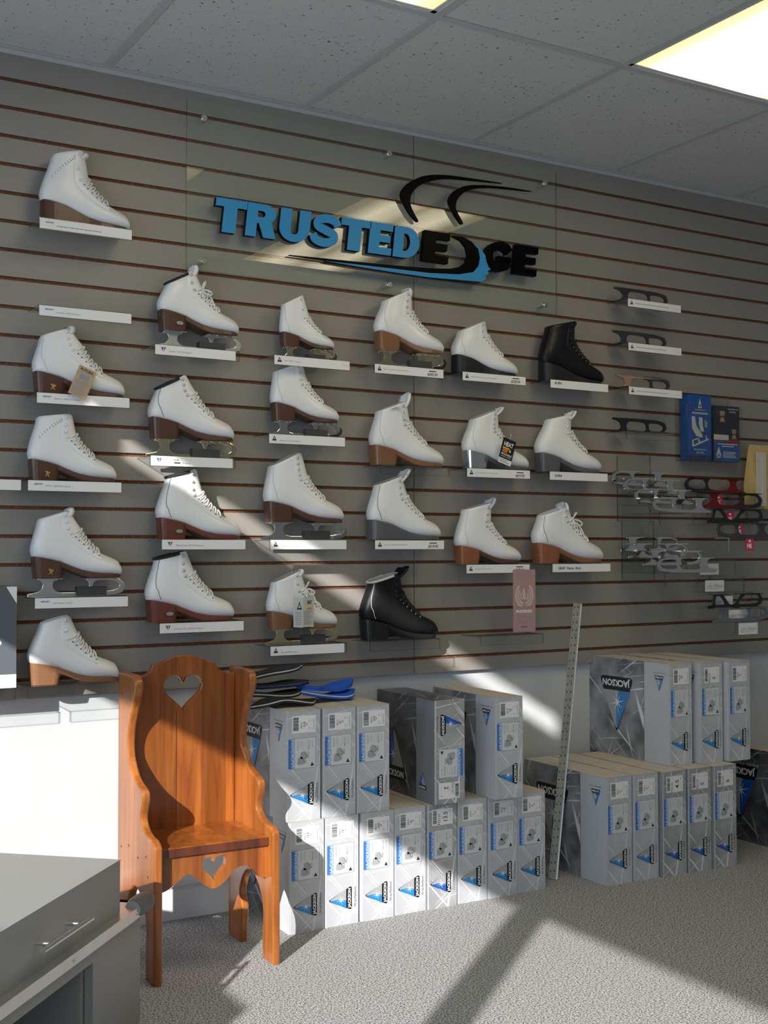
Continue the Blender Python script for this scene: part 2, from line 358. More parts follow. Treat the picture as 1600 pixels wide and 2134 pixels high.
m, nt, p = nodes('diffuser'); nt.nodes.remove(p); L = nt.links.new
em = nt.nodes.new('ShaderNodeEmission'); tc = nt.nodes.new('ShaderNodeTexCoord'); sx = nt.nodes.new('ShaderNodeSeparateXYZ'); L(tc.outputs['Object'], sx.inputs[0])
mp = nt.nodes.new('ShaderNodeMapRange'); mp.inputs[1].default_value = -.29; mp.inputs[2].default_value = .29; L(sx.outputs[0], mp.inputs[0])
rp = nt.nodes.new('ShaderNodeValToRGB'); e = rp.color_ramp.elements
e[0].position = 0; e[0].color = (.15, .12, .055, 1); e[1].position = 1; e[1].color = (.15, .12, .055, 1)
for ps, c in ((.10, (.24, .195, .10, 1)), (.26, (1, .88, .60, 1)), (.40, (.72, .62, .42, 1)), (.5, (.36, .29, .16, 1)), (.60, (.72, .62, .42, 1)), (.74, (1, .88, .60, 1)), (.90, (.24, .195, .10, 1))): q = e.new(ps); q.color = c
L(mp.outputs[0], rp.inputs[0]); L(rp.outputs[0], em.inputs[0])
ck = nt.nodes.new('ShaderNodeTexWave'); ck.wave_type = 'BANDS'; ck.bands_direction = 'DIAGONAL'; ck.inputs['Scale'].default_value = 46; L(tc.outputs['Object'], ck.inputs['Vector'])
mr = nt.nodes.new('ShaderNodeMapRange'); mr.inputs[3].default_value = .8*LAMP_STRENGTH; mr.inputs[4].default_value = 1.2*LAMP_STRENGTH; L(ck.outputs[0], mr.inputs[0]); L(mr.outputs[0], em.inputs[1])
L(em.outputs[0], nt.nodes['Material Output'].inputs[0]); MATS['diffuser'] = m
lamp_lab = {(2, 1): 'glowing warm ceiling light panel above the stacked boxes and loose blades', (0, 1): 'glowing ceiling light panel over the wooden chair, only its corner showing'}
for (n, j) in lamps:
    xa, xb = GX0+TX*n, GX0+TX*(n+1); ya, yb = ys[j], ys[j+1]; hx, hy = (xb-xa)/2, (ya-yb)/2
    if xb > XR or xa < XW: continue
    t = thing('ceiling_light', lamp_lab.get((n, j), 'glowing ceiling light panel beyond the loose blades, out of view'), 'ceiling light', ((xa+xb)/2, (ya+yb)/2, ZC), 0, 'ceiling light panels')
    f = MB()
    for s in (-1, 1):
        f.box(s*hx-.026*(s > 0)-.004*(s < 0)+.004*(s > 0)-.0, s*hx+.026*(s < 0), -hy+.006, hy-.006, .002, .02, 'white_wall') if False else f.box(min(s*(hx-.006), s*(hx-.026)), max(s*(hx-.006), s*(hx-.026)), -hy+.006, hy-.006, .002, .02, 'white_wall')
        f.box(-hx+.006, hx-.006, min(s*(hy-.006), s*(hy-.026)), max(s*(hy-.006), s*(hy-.026)), .002, .02, 'white_wall')
    f.build('frame', t)
    d = MB(); d.box(-hx+.026, hx-.026, -hy+.026, hy-.026, .004, .008, 'diffuser'); d.build('diffuser', t)

# slatted wall: two panels, every slat its own board over a brown backing
JX, ZB = 2.055, .629
def slat(x0, x1, z0, z1, parent):
    w, h = x1-x0, z1-z0
    b = MB(); b.box(-w/2, w/2, .0010, .0066, -h/2, h/2, 'mdf'); b.box(-w/2, w/2, 0, .0012, -h/2-.0002, h/2+.0002, 'laminate')
    b.build('slat', parent, ((x0+x1)/2, 0, (z0+z1)/2))
HS = .0052
for a, c in ((XW+.002, JX-.0011), (JX+.0011, XR-.4)):
    b = MB(); b.box(a, c, .0065, .0198, ZB, ZC-.004, 'mdf'); back = struct(b.build('wall_slat_panel'))
    slat(a, c, zk(1)+HS, ZC-.003, back)
    for k in range(1, 22): slat(a, c, zk(k+1)+HS, zk(k)-HS, back)
    slat(a, c, ZB, zk(22)-HS, back)
b = MB(); b.box(XW+.01, 1.42, -.062, .0195, 0, .105, 'heater'); b.loft([[(XW+.01, -.062, .105), (XW+.01, -.035, .15), (XW+.01, .0195, .15), (XW+.01, .0195, .105)], [(1.42, -.062, .105), (1.42, -.035, .15), (1.42, .0195, .15), (1.42, .0195, .105)]], 'heater', False)
b.box(XW+.01, 1.42, -.066, -.058, .088, .092, 'ink_pale'); struct(b.build('baseboard_heater'))  # low baseboard heater along the back wall

# ------------------------------------------------------------------ shop sign on a clear sheet with standoffs
YS = -.034
a0, a1 = B(390, 205, 'y', YS), B(1160, 655, 'y', YS)
sg = thing('shop_sign', 'blue and black raised letter sign on a clear acrylic sheet', 'sign', ((a0.x+a1.x)/2, YS, a1.z))
def sgl(v): return (v[0]-sg.location.x, v[1]-sg.location.y, v[2]-sg.location.z)
clear('acrylic_back', 1, .0, 1.0001, 0)
b = MB(); b.box(a0.x, a1.x, YS+.0001, YS+.005, a1.z, a0.z, 'acrylic_back', sgl); b.poly([(a0.x, YS, a1.z), (a1.x, YS, a1.z), (a1.x, YS, a0.z), (a0.x, YS, a0.z)], 'acrylic_sheet', sgl)
b.build('acrylic_sheet', sg)
b = MB(); e_ = .0012
b.box(a0.x-e_, a0.x, YS-.0005, YS+.0055, a1.z, a0.z, 'acrylic_edge', sgl); b.box(a0.x, a1.x, YS-.0005, YS+.0055, a1.z-e_, a1.z, 'acrylic_edge', sgl); b.box(a1.x, a1.x+e_*.6, YS-.0005, YS+.0055, a1.z, a0.z, 'acrylic_edge', sgl)
b.build('sheet_edge', sg)
for xs in (1.322, 1.941, 2.555):
    for z in (2.259, 1.847):
        b = MB(); ring = lambda y, r: [(xs+r*math.cos(k*math.pi/6), y, z+r*math.sin(k*math.pi/6)) for k in range(12)]
        b.loft([ring(-.0005, .008), ring(YS+.0055, .008)], 'steel_brushed', tr=sgl); b.loft([ring(YS-.0005, .0095), ring(YS-.008, .0095), ring(YS-.009, .008)], 'chrome', tr=sgl)
        b.build('standoff', sg)
YL = YS-.019
def sp(X, Y): return B(420+X/2.105, 340+Y/2.105, 'y', YL)
def extr(outs, front, name, depth=.018, par=None):
    me = flat(outs, depth-.001); b = MB()
    b.mesh(me, 'sign_edge', lambda p: sgl((p[0], YL+.001+depth/2-p[2]-.0005, p[1])))
    me2 = flat(outs, .0016); b.mesh(me2, front, lambda p: sgl((p[0], YL+.0004-p[2], p[1])))
    return b.build(name, par or sg)
zt = sp(70, 149).z; zb = sp(116, 305).z; HL = zt-zb
def arc(cx, cy, rx, ry, a0, a1, n=10): return [(cx+rx*math.cos(math.radians(a0+(a1-a0)*i/n)), cy+ry*math.sin(math.radians(a0+(a1-a0)*i/n))) for i in range(n+1)]
def stroke(path, th, n=6):
    P = [cr(path, i/n) for i in range((len(path)-1)*n+1)]; A, Bq = [], []
    for i, p in enumerate(P):
        q0, q1 = P[max(i-1, 0)], P[min(i+1, len(P)-1)]; dx, dy = q1[0]-q0[0], q1[1]-q0[1]; l = math.hypot(dx, dy) or 1
        A.append((p[0]-dy/l*th/2, p[1]+dx/l*th/2)); Bq.append((p[0]+dy/l*th/2, p[1]-dx/l*th/2))
    return A+Bq[::-1]
GL = {
 'T': [[(0, 1), (1, 1), (1, .76), (.70, .76), (.70, 0), (.27, 0), (.27, .76), (0, .76)]],
 'E': [[(0, 0), (0, 1), (1, 1), (1, .77), (.46, .77), (.46, .625), (.92, .625), (.92, .40), (.46, .40), (.46, .23), (1, .23), (1, 0)]],
 'U': [[(0, 1), (.37, 1), (.37, .36)] + arc(.5, .36, .13, .13, 180, 360, 6) + [(.63, 1), (1, 1)] + arc(.5, .42, .5, .42, 360, 180, 14)],
 'D': [[(0, 0), (0, 1), (.45, 1)] + arc(.45, .5, .55, .5, 90, -90, 14), [(.37, .22), (.37, .78), (.45, .78)] + arc(.45, .5, .18, .28, 90, -90, 8)],
 'R': [[(0, 0), (0, 1), (.6, 1)] + arc(.6, .71, .38, .29, 90, -50, 9) + [(1.04, 0), (.62, 0), (.42, .42), (.36, .42), (.36, 0)], [(.36, .60), (.36, .79), (.52, .79)] + arc(.52, .695, .10, .095, 90, -90, 6)],
 'S': [stroke([(.93, .66), (.84, .80), (.52, .875), (.20, .78), (.20, .62), (.5, .50), (.80, .40), (.82, .22), (.50, .12), (.16, .19), (.05, .35)], .27)],
 'G': [stroke([(.93, .68), (.78, .83), (.5, .86), (.20, .70), (.16, .45), (.28, .20), (.55, .13), (.83, .22), (.84, .42)], .29), [(.50, .52), (1, .52), (1, .34), (.50, .34)]],
}
for ch, xl, yl, xr, yr, fc in (('T', 66, 149, 203, 167, 'sign_blue'), ('R', 205, 170, 334, 190, 'sign_blue'), ('U', 350, 193, 482, 208, 'sign_blue'), ('S', 492, 225, 610, 235, 'sign_blue'), ('T', 616, 240, 745, 258, 'sign_blue'),
                               ('E', 742, 262, 842, 278, 'sign_blue'), ('D', 850, 278, 962, 300, 'sign_blue'), ('E', 980, 298, 1092, 314, 'sign_black'), ('G', 1250, 340, 1362, 350, 'sign_black'), ('E', 1378, 358, 1478, 368, 'sign_black')):
    X0, X1 = sp(xl, yl).x, sp(xr, yr).x
    if ch == 'G':
        for g in GL[ch]: pass
        outs = [[(X0+(X1-X0)*u+.11*(v-1)*HL, zb+v*HL) for u, v in GL[ch][0]]]; o2 = [[(X0+(X1-X0)*u+.11*(v-1)*HL, zb+v*HL) for u, v in GL[ch][1]]]
        g1 = extr(outs, fc, 'sign_letter'); extr(o2, fc, 'crossbar', .0178, sg if False else g1)
    else:
        extr([[(X0+(X1-X0)*u+.11*(v-1)*HL, zb+v*HL) for u, v in o] for o in GL[ch]], fc, 'sign_letter')
def tr2(pts): return [(q.x, q.z) for q in (sp(*p) for p in pts)]
extr([tr2(smooth_poly([(1320, 88), (1180, 66), (1060, 51), (975, 56), (915, 82), (882, 115), (875, 142), (885, 170), (905, 207), (928, 240), (946, 256), (950, 252), (930, 215), (918, 186), (915, 160), (925, 130), (952, 101), (1003, 79), (1080, 68), (1200, 77)], 4))], 'sign_black', 'swoosh', .010)
extr([tr2(smooth_poly([(1450, 124), (1330, 104), (1220, 96), (1160, 99), (1116, 117), (1090, 145), (1085, 172), (1100, 207), (1120, 242), (1138, 266), (1146, 262), (1127, 225), (1115, 195), (1120, 165), (1142, 136), (1182, 115), (1250, 107), (1340, 113)], 4))], 'sign_black', 'swoosh', .010)
extr([tr2([(385, 402), (600, 424), (850, 449), (1000, 461), (1090, 463), (1135, 455), (1160, 435), (1170, 402), (1162, 368), (1140, 340), (1100, 318), (1145, 322), (1185, 345), (1213, 380), (1219, 415), (1213, 450), (1190, 476), (1130, 486), (1000, 480), (850, 463), (600, 433)])], 'sign_black', 'blade_swoosh', .014)
extr([tr2([(540, 428), (850, 464), (1000, 482), (1130, 488), (1192, 478), (1215, 450), (1221, 415), (1214, 378), (1190, 352), (1225, 378), (1252, 415), (1272, 446), (1257, 456), (1269, 465), (1252, 474), (1262, 485), (1243, 494), (1250, 505), (1230, 521), (1000, 501), (850, 480), (700, 456)])], 'sign_blue', 'blade_swoosh', .016)

# ------------------------------------------------------------------ acrylic shelves
SW, SD = .25, .105
def shelf(x, k, what, strip=None, lip=.029, w=SW, d=SD, strip_w=None, gap=.004):
    """x = left end of the price strip at the front lip"""
    z = zk(k)-.0075
    t = thing('acrylic_shelf', what, 'shelf', (x+w/2, 0, z), 0)
    t_ = .003; b = MB()
    b.box(-w/2, w/2, -d, -.0004, -t_, 0, 'acrylic'); b.build('plate', t)
    b = MB(); b.box(-w/2, w/2, -d-t_, -d, -lip, 0, 'acrylic'); b.build('front_lip', t)
    b = MB(); e = .0011
    b.box(-w/2, w/2, -d-t_-e, -d-t_, -e, .0006, 'acrylic_edge'); b.box(-w/2, w/2, -d-t_-e, -d-t_, -lip-e, -lip+e*.5, 'acrylic_edge')
    for s in (-1, 1): b.box(s*w/2-e*.6, s*w/2+e*.6, -d-t_, -.0006, -t_-.0003, .0003, 'acrylic_edge'); b.box(s*w/2-e*.6, s*w/2+e*.6, -d-t_-e, -d, -lip, 0, 'acrylic_edge')
    b.build('polished_edge', t)
    if strip is not None:
        sw = strip_w or w; y = -d-t_-.0016
        p = MB(); p.box(-w/2+.001, -w/2+sw-.001, y, y+.0008, -lip+.0012, -.0012, 'paper'); pl = p.build('price_strip', t)
        q = MB(); y -= .0003; ex, ez = (1, 0, 0), (0, 0, 1)
        for it in strip:
            kind = it[0]
            if kind == 'tri':
                x0 = -w/2+.010
                q.poly([(x0, y, -lip+.009), (x0+.015, y, -lip+.009), (x0+.0075, y, -lip+.024)], 'ink'); q.poly([(x0+.006, y-.0002, -lip+.014), (x0+.010, y-.0002, -lip+.014), (x0+.0075, y-.0002, -lip+.020)], 'paper')
            elif kind == 'risport': put_text(q, 'RISPORT', (-w/2+.016, y, -lip+.0165), ex, ez, .0042, 'ink_blue' if len(it) < 2 else 'ink_pale', bold=.03, shear=.25)
            elif kind == 've':
                x0 = -w/2+.017
                q.poly([(x0, y, -.007), (x0+.007, y, -.007), (x0+.006, y, -.019)], 'ink_blue'); q.poly([(x0+.008, y, -.007), (x0+.015, y, -.007), (x0+.009, y, -.019)], 'ink_red'); q.poly([(x0+.0068, y-.0001, -.010), (x0+.0095, y-.0001, -.012), (x0+.0075, y-.0001, -.0195)], 'ink_pale')
            elif kind == 't': put_text(q, it[3], (-w/2+it[1], y, -lip+it[2]), ex, ez, it[4] if len(it) > 4 else .0036, it[5] if len(it) > 5 else 'ink_grey', bold=.015)
            elif kind == 'hand': put_text(q, it[3], (-w/2+it[1], y, -lip+it[2]), ex, ez, it[4], 'ink', bold=.025, shear=.15)
            elif kind == 'bar': q.box(-w/2+it[1], -w/2+it[2], y, y+.0003, -lip+it[3], -lip+it[4], 'ink')
            elif kind == 'lines':
                xx = -w/2+it[1]; rnd = random.Random(int(it[1]*1e4))
                while xx < -w/2+it[2]:
                    l = rnd.uniform(.004, .011); q.box(xx, xx+l, y, y+.0003, -lip+it[3], -lip+it[3]+.0022, it[4] if len(it) > 4 else 'ink_pale'); xx += l+.0016
        if q.v: q.build('printing', pl)['kind'] = 'stuff'
    return t, z
CX = [.836, 1.152, 1.502, 1.847, 2.178, 2.518, 2.860]
price = lambda s: [('bar', .195, .222, .0185, .0215), ('hand', .190, .006, s, .0082)]
jk = lambda s, pr=None: [('tri',), ('t', .032, .013, s, .0032)] + (price(pr) if pr else [])
SH = {}
def SHELF(key, x, k, what, strip=None, **kw): SH[key] = (x, *shelf(x, k, what, strip, **kw))
CS = 'clear shelf with white price strip under the '
CN = 'bare clear acrylic shelf under the '
SHELF('S1', .836, 6, CS+'boot nearest the ceiling', [('risport',), ('lines', .045, .16, .010, 'ink_grey')])
SHELF('S2', .836, 9, 'empty clear shelf with white price strip and no skate', [('risport',), ('t', .046, .0105, 'Royal Elite - $699.00 (65 Support)', .0034)])
SHELF('S3', .832, 12, CS+'white boot with kraft paper tag', [('risport',), ('t', .047, .0125, 'Royal Pro - $499.00 (65 Support)')])
SHELF('S4', .811, 15, CS+'white boot with perforated collar', [('risport',), ('t', .047, .0125, 'RF3 Pro - $339.00 (60 Support)')])
SHELF('S5', .831, 19, CS+'white skate with dark toe pick', [('risport',), ('t', .047, .0125, 'Scott Hamilton - $145.00')])
SHELF('S6', .815, 22, CN+'sunlit white boot beside the wooden chair', None, w=.27)
SHELF('S0', .545, 15, 'clear acrylic shelf with white strip cut off by the picture edge', [])
SHELF('S6b', .535, 22, 'clear acrylic shelf under the grey and white carton', None)
SHELF('S7', 1.152, 10, CS+'black-collared white skate with bow', [('ve',), ('t', .042, .0105, 'Emerald - $152.99 (30 Support)')], strip_w=.24)
SHELF('S8', 1.141, 14, CS+'white skate with rose gold reflection painted on its sunlit blade', [('ve',), ('t', .042, .0085, 'Diamond -'), ('hand', .066, .0165, '$212.00', .0034), ('bar', .068, .086, .0085, .0120), ('t', .090, .0085, '(40 Support)')], strip_w=.243)
SHELF('S9', 1.174, 17, CS+'white boot with sunbeam on top', [('ve',), ('t', .042, .0105, 'Edge Boot Only - $279.99 (50 Support)')])
SHELF('S10', 1.169, 20, CS+'white boot just above the wooden chair', [('ve',), ('t', .042, .0105, 'Strobe Boot Only - $249.99 (50 Support)')])
SHELF('S11', 1.511, 10, CS+'smallest white skate with silver hooks', [('tri',), ('t', .035, .0125, 'Muse - $89.99 (15 Support)', .0034), ('lines', .222, .242, .013)])
SHELF('S12', 1.495, 13, CS+'skate below the smallest white skate', [('tri',), ('t', .035, .0085, 'Mystique - $129.99 (25 Support)')])
SHELF('S13', 1.500, 17, CS+'tall white skate with grey toe guard', [('tri',), ('t', .035, .0085, 'Artiste - $159.99 (25 Support)')])
SHELF('S14', 1.501, 21, CS+'small skate with folded paper tag', [('tri',), ('t', .035, .0085, 'Elle - $199.99 (35 Support)')], strip_w=.242)
SHELF('S15', 1.846, 10, CS+'white skate with painted gold reflection on its blade and tan heel', jk('Jackson Freestyle 2190 Fusion Boot (Stiffness 45)', '$302.95'))
SHELF('S16', 1.868, 14, CN+'white boot with tan stacked heel', None)
SHELF('S17', 1.847, 17, CS+'white boot with grey wedge sole', jk('Jackson Debut 2450 Fusion Boot (Stiffness 50)', '$319.95'))
SHELF('S18', 1.831, 21, CN+'black boot with white piping', None)
SHELF('S19', 2.167, 10, CS+'white boot with black wedge sole', jk('Jackson Debut 2430 Low Cut Fusion Boot (Stiffness 45)', '$329.95'))
SHELF('S20', 2.183, 14, CS+'white boot with shiny silver heel', jk('Jackson Premier 2800 Fusion Boot (Stiffness 65)', '$419.95'))
SHELF('S21', 2.180, 18, CS+'white boot with layered orange wood heel', jk('Jackson Elite 5200 Boot (Stiffness 75)', '$579.95'))
SHELF('S22', 2.518, 10, CS+'plain all-black boot', [('hand', .016, .014, 'AURA', .0085)])
SHELF('S23', 2.513, 14, CS+'creased white boot with grey heel', [('hand', .020, .011, 'AURA', .0085)])
SHELF('S24', 2.523, 18, CS+'white dance boot with flat brown heel', [('hand', .024, .010, 'GRAF  Dance  Boot', .0085)])
SHELF('S25', 2.858, 6, CS+'dark blade nearest the ceiling', [('tri',), ('lines', .035, .19, .013, 'ink_grey'), ('lines', .222, .24, .011)])
SHELF('S26', 2.859, 8, CS+'dark blade second from the ceiling', [('tri',), ('lines', .035, .17, .013, 'ink_grey'), ('lines', .222, .24, .011)])
SHELF('S27', 2.860, 10, CS+'half copper toned blade', [('tri',), ('lines', .035, .18, .013, 'ink_grey'), ('lines', .222, .24, .011)])
SHELF('S28', 2.850, 12, CN+'dark blade beside the brochure holder', None)
SHELF('S29', 2.235, 21, 'empty clear acrylic shelf behind the hanging pink card', None)

# ------------------------------------------------------------------ figure skates
YC = -.056
# ring: top point (x,z) on the lace side, bottom point (x,z) on the sole / heel side, half width - in boot lengths
FOOT = [((1.0, .062), (1.0, .045), .012), ((.986, .112), (.992, .008), .080), ((.950, .160), (.960, -.002), .122), ((.885, .194), (.88, -.002), .152), ((.79, .232), (.77, 0), .165),
        ((.72, .268), (.65, .012), .168), ((.66, .316), (.52, .042), .158), ((.61, .366), (.40, .088), .145), ((.567, .42), (.27, .140), .135), ((.538, .47), (.14, .166), .130), ((.522, .525), (.03, .188), .126)]
SOLEC = [(.03, .188), (.14, .166), (.27, .140), (.40, .088), (.52, .042), (.65, .012), (.77, 0), (.88, -.002), (.985, .004)]
WID = [(.01, .02), (.016, .05), (.026, .072), (.04, .09), (.06, .103), (.09, .114), (.14, .122), (.27, .118), (.40, .112), (.52, .122), (.65, .145), (.77, .150), (.88, .128), (.95, .09), (.985, .045)]
def interp(tab, x):
    for (a, b), (c, d) in zip(tab, tab[1:]):
        if x <= c: return b+(d-b)*max(0, (x-a))/(c-a)
    return tab[-1][1]
BLADE_OUT = [(-.03, .0), (.20, -.004), (.50, -.006), (.80, -.002), (.93, .012), (1.00, .028), (1.035, .05), (1.025, .062), (1.05, .075), (1.038, .09), (1.06, .105), (1.045, .12), (1.04, .14), (1.0, .172), (.96, .196), (.60, .196),
             (.605, .178), (.635, .155), (.645, .12), (.635, .08), (.60, .052), (.50, .042), (.33, .042), (.275, .055), (.245, .09), (.24, .13), (.255, .165), (.30, .180), (.30, .196), (.075, .196), (.075, .180), (.12, .165), (.135, .13), (.125, .09), (.09, .055), (.02, .038), (-.03, .030)]
BLADE_HOLE = smooth_poly([(.70, .06), (.80, .052), (.90, .058), (.97, .082), (.985, .115), (.96, .15), (.90, .168), (.78, .172), (.71, .160), (.685, .11)], 3)
def blade_meshes(L, t=.0045):
    return flat([[(x*L, z*L) for x, z in BLADE_OUT], [(x*L, z*L) for x, z in BLADE_HOLE]], t)
_bl = flat([BLADE_OUT, BLADE_HOLE], .020, .004)
_blr = flat([BLADE_OUT, BLADE_HOLE], .030, .008)

def skate(name, label, heel, toe, bt, ft, key, blade=None, heelm='heel_brown', leather='leather', style='heel', lining='lining', tongue=None, hooks=4, hookm='hook_steel', lace=True, bow=False,
          emblem=None, counter=None, tag_=None, collar=None, perf=False, eyestay=True, guard=True, sole=None, lacem=None, toeguard=None, YC=-.056, drape=False, tonguem=None, group=None):
    sx, sh, sz = SH[key]
    z0 = sz+.0002
    my = (bt[1]+ft[1])/2+100
    xh, xt = B(heel, my, 'y', YC).x, B(toe, my, 'y', YC).x; L = xt-xh
    base = .032+(.196 if blade else 0)
    pf, pb = B(*ft, 'y', YC), B(*bt, 'y', YC)
    xf, tf = (pf.x-xh)/L, (pf.z-z0)/L-base; xb, tb = (pb.x-xh)/L, (pb.z-z0)/L-base
    t = thing(name, label, 'skate' if blade else 'skate boot', (xh, YC, z0), 0, group)
    R = list(FOOT)
    N = 5; Tp = R[-1][0]
    Bc = [(.03, .188), (.004, .235), (0, .30), (xb*.35, .30+(tb-.30)*.38), (xb*.75, .30+(tb-.30)*.72), (xb, tb)]
    Tc = [(Tp[0]+(xf-Tp[0])*i/N, Tp[1]+(tf-Tp[1])*i/N) for i in range(N+1)]
    for i in range(1, N+1): R.append((Tc[i], Bc[i], [.126, .124, .120, .118, .122][i-1]))
    NR = len(R)-1
    def ring(u):
        T = cr([r[0] for r in R], u); Bm = cr([r[1] for r in R], u); wd = cr([(r[2],) for r in R], u)[0]; return T, Bm, wd
    def surf(u, a, off=0):
        """a: angle, 0 at lace side, 180 at the sole; visible side (towards the room) for a in 0..180"""
        T, Bm, wd = ring(u); s, l = math.cos(math.radians(a)), math.sin(math.radians(a))
        ft_ = max(0, min(1, (9-u)/6)); p = 2.0
        lat = math.copysign(abs(l)**(.60+.18*ft_), l)*wd*(1-.28*ft_*s*(1 if s > 0 else .35))+off*l
        cx, cz = (T[0]+Bm[0])/2, (T[1]+Bm[1])/2; hx, hz = (T[0]-Bm[0])/2, (T[1]-Bm[1])/2; hl = math.hypot(hx, hz) or 1
        return Vector(((cx+hx*s+hx/hl*off*s)*L, -lat*L, (cz+hz*s+hz/hl*off*s+base)*L))
    NA = 28; us = [i*NR/46 for i in range(47)]; us[1:1] = [.12]
    b = MB(); rings = [[surf(u, 360*j/NA) for j in range(NA)] for u in us]
    rings.append([surf(NR, 360*j/NA, -.014)+Vector((0, 0, .004)) for j in range(NA)])
    b.loft(rings, leather, cap1=False); b.build('boot_upper', t)
    # padded lining seen inside the collar
    b = MB(); r1 = [surf(NR, 360*j/NA, -.014)+Vector((0, 0, .004)) for j in range(NA)]; r2 = [surf(NR-.5, 360*j/NA, -.022) for j in range(NA)]; r3 = [surf(NR-2.2, 360*j/NA, -.03) for j in range(NA)]
    b.loft([r1, r2, r3], lining, cap0=False)
    if collar:
        cz = [surf(NR, a, .004)+Vector((0, 0, .0015)) for a in range(70, 291, 10)]; b.tube(cz, .0038, collar, 6)
    b.build('lining', t)
    # tongue
    if tongue:
        pt = B(*tongue, 'y', YC); tx, tz = pt.x-xh, pt.z-z0; b = MB(); rr = []
        st = surf(NR-1.4, 0, -.015); en = Vector((tx-.004, 0, tz))
        for i in range(9):
            k = i/8; c = st.lerp(en, k)+Vector((.010*math.sin(k*math.pi)*(.5), 0, 0)); hw = .105*L*(1-.2*k**3)*(1 if i < 8 else .72); outer, inner = [], []
            for j in range(9):
                q = -1+2*j/8; cur = -.030*L*q*q*1.6; zz = -(.010*(q*q)) if i == 8 else 0
                outer.append((c.x+.005+cur, q*hw, c.z+zz)); inner.append((c.x-.005+cur, q*hw, c.z+zz))
            rr.append(outer+inner[::-1])
        b.loft(rr, tonguem or leather); b.build('tongue', t)
    # raised eyestay facing along the lacing
    if eyestay:
        for sgn in (-1, 1):
            b = MB(); rows = []
            for i in range(19):
                u = 4.7+(NR-4.75)*i/18; wa = 74-4*i/18
                rows.append([surf(u, sgn*a, .007) for a in (12, 22, 32, 44, wa-3)]+[surf(u, sgn*wa, .0003)])
            b.loft(rows, leather, closed=False, cap0=False, cap1=False); b.build('eyestay', t)
    # hooks above, eyelets below
    ue = [4.9+i*.85 for i in range(6)]; uh = [NR-.55-i*(NR-10.4-.4)/max(hooks-1, 1)*1.0 for i in range(hooks)]
    hb = MB()
    for u in uh:
        for sgn in (1, -1):
            q = surf(u, sgn*58, .012); hb.blob(q, .0046*L/.25, .0034*L/.25, .0046*L/.25, hookm, 8, 5)
    for u in ue:
        for sgn in (1, -1):
            q = surf(u, sgn*53, .009); hb.blob(q, .0020, .0014, .0020, 'eyelet' if not leather.startswith('leather_black') else 'badge', 6, 3)
    hb.build('hooks', t)['kind'] = 'stuff'
    if lace:
        lm = lacem or ('lace_black' if leather.startswith('leather_black') else 'lace'); lb = MB()
        for i, u in enumerate(ue):
            for sgn in (1, -1):
                u2 = u+.62; p = [surf(u, sgn*51, .011), surf(u+.14, sgn*30, .026), surf(u+.32, 0, .036 if sgn > 0 else .028), surf(u+.5, -sgn*30, .024), surf(u2, -sgn*51, .009)]
                lb.tube([Vector(cr([tuple(x) for x in p], k*.5)) for k in range(9)], .0024 if not bow else .0029, lm, 6)
        if bow:
            for pts in ([(9.4, 28, .02), (10.1, 20, .06), (10.7, 26, .085), (10.5, 36, .075), (9.9, 36, .045), (9.4, 28, .02)], [(9.3, 28, .02), (8.5, 20, .07), (7.6, 28, .095), (7.7, 40, .075), (8.6, 38, .04), (9.3, 28, .02)],
                        [(9.3, 28, .02), (8.6, 12, .06), (7.6, 12, .055), (6.6, 30, .045), (6.0, 46, .03)], [(9.3, 28, .02), (8.9, 44, .04), (8.3, 56, .03)]):
                P_ = [tuple(surf(*x)) for x in pts]; lb.tube([Vector(cr(P_, k*.25)) for k in range((len(P_)-1)*4+1)], .0024, lm, 6)
        if drape:
            P_ = [tuple(surf(*x)) for x in ((NR-.05, 110, .02), (NR-.15, 88, .025), (NR-1.2, 70, .022), (NR-2.6, 60, .02), (NR-3.8, 50, .02), (NR-4.6, 40, .02))]; lb.tube([Vector(cr(P_, k*.25)) for k in range(21)], .0028, lm, 6)
        lb.build('laces', t)
    # back counter seam
    if counter:
        for sgn in (1, -1):
            b = MB(); pts = [surf(u, sgn*a, .0012) for u, a in [(NR-.02, 150), (NR-1, 147), (NR-2, 141), (NR-3, 132), (NR-4, 127), (NR-4.8, 128), (NR-5.6, 140)]]
            b.tube([Vector(cr([tuple(x) for x in pts], k*.25)) for k in range(25)], .0009, counter, 5); b.build('seam', t)
    if perf:
        b = MB()
        for row in (0, 1):
            for i in range(13):
                k = i/12; u = NR-.35-1.9*k+row*.16; a = 52+78*k+row*3; q = surf(u, a, .0008); b.blob(q, .0012, .0009, .0012, 'eyelet', 5, 3)
        pts = [surf(NR-.05, 50, .001), surf(NR-.5, 52, .001), surf(NR-1.3, 84, .001), surf(NR-2.3, 134, .001)]
        b.tube([Vector(cr([tuple(x) for x in pts], k*.2)) for k in range(16)], .0007, 'seam_white', 5); b.build('perforation', t)['kind'] = 'stuff'
    # sole and heel
    zs = base-.032
    sm = sole or heelm
    def zb_(x): return interp(SOLEC, x)
    if style == 'wedge':
        st = [.010, .016, .026, .04, .06, .09]+[.13+.855*i/20 for i in range(21)]; low = lambda x: zs+(.012*max(0, (x-.9)/.1) if x > .9 else 0)
    else:
        st = [.30+.685*i/18 for i in range(19)]; low = lambda x: max(zs, zb_(x)+base-.036-.018*max(0, min(1, (x-.40)/.3)))+(.012*max(0, (x-.9)/.1) if x > .9 else 0)
    b = MB(); rr = []
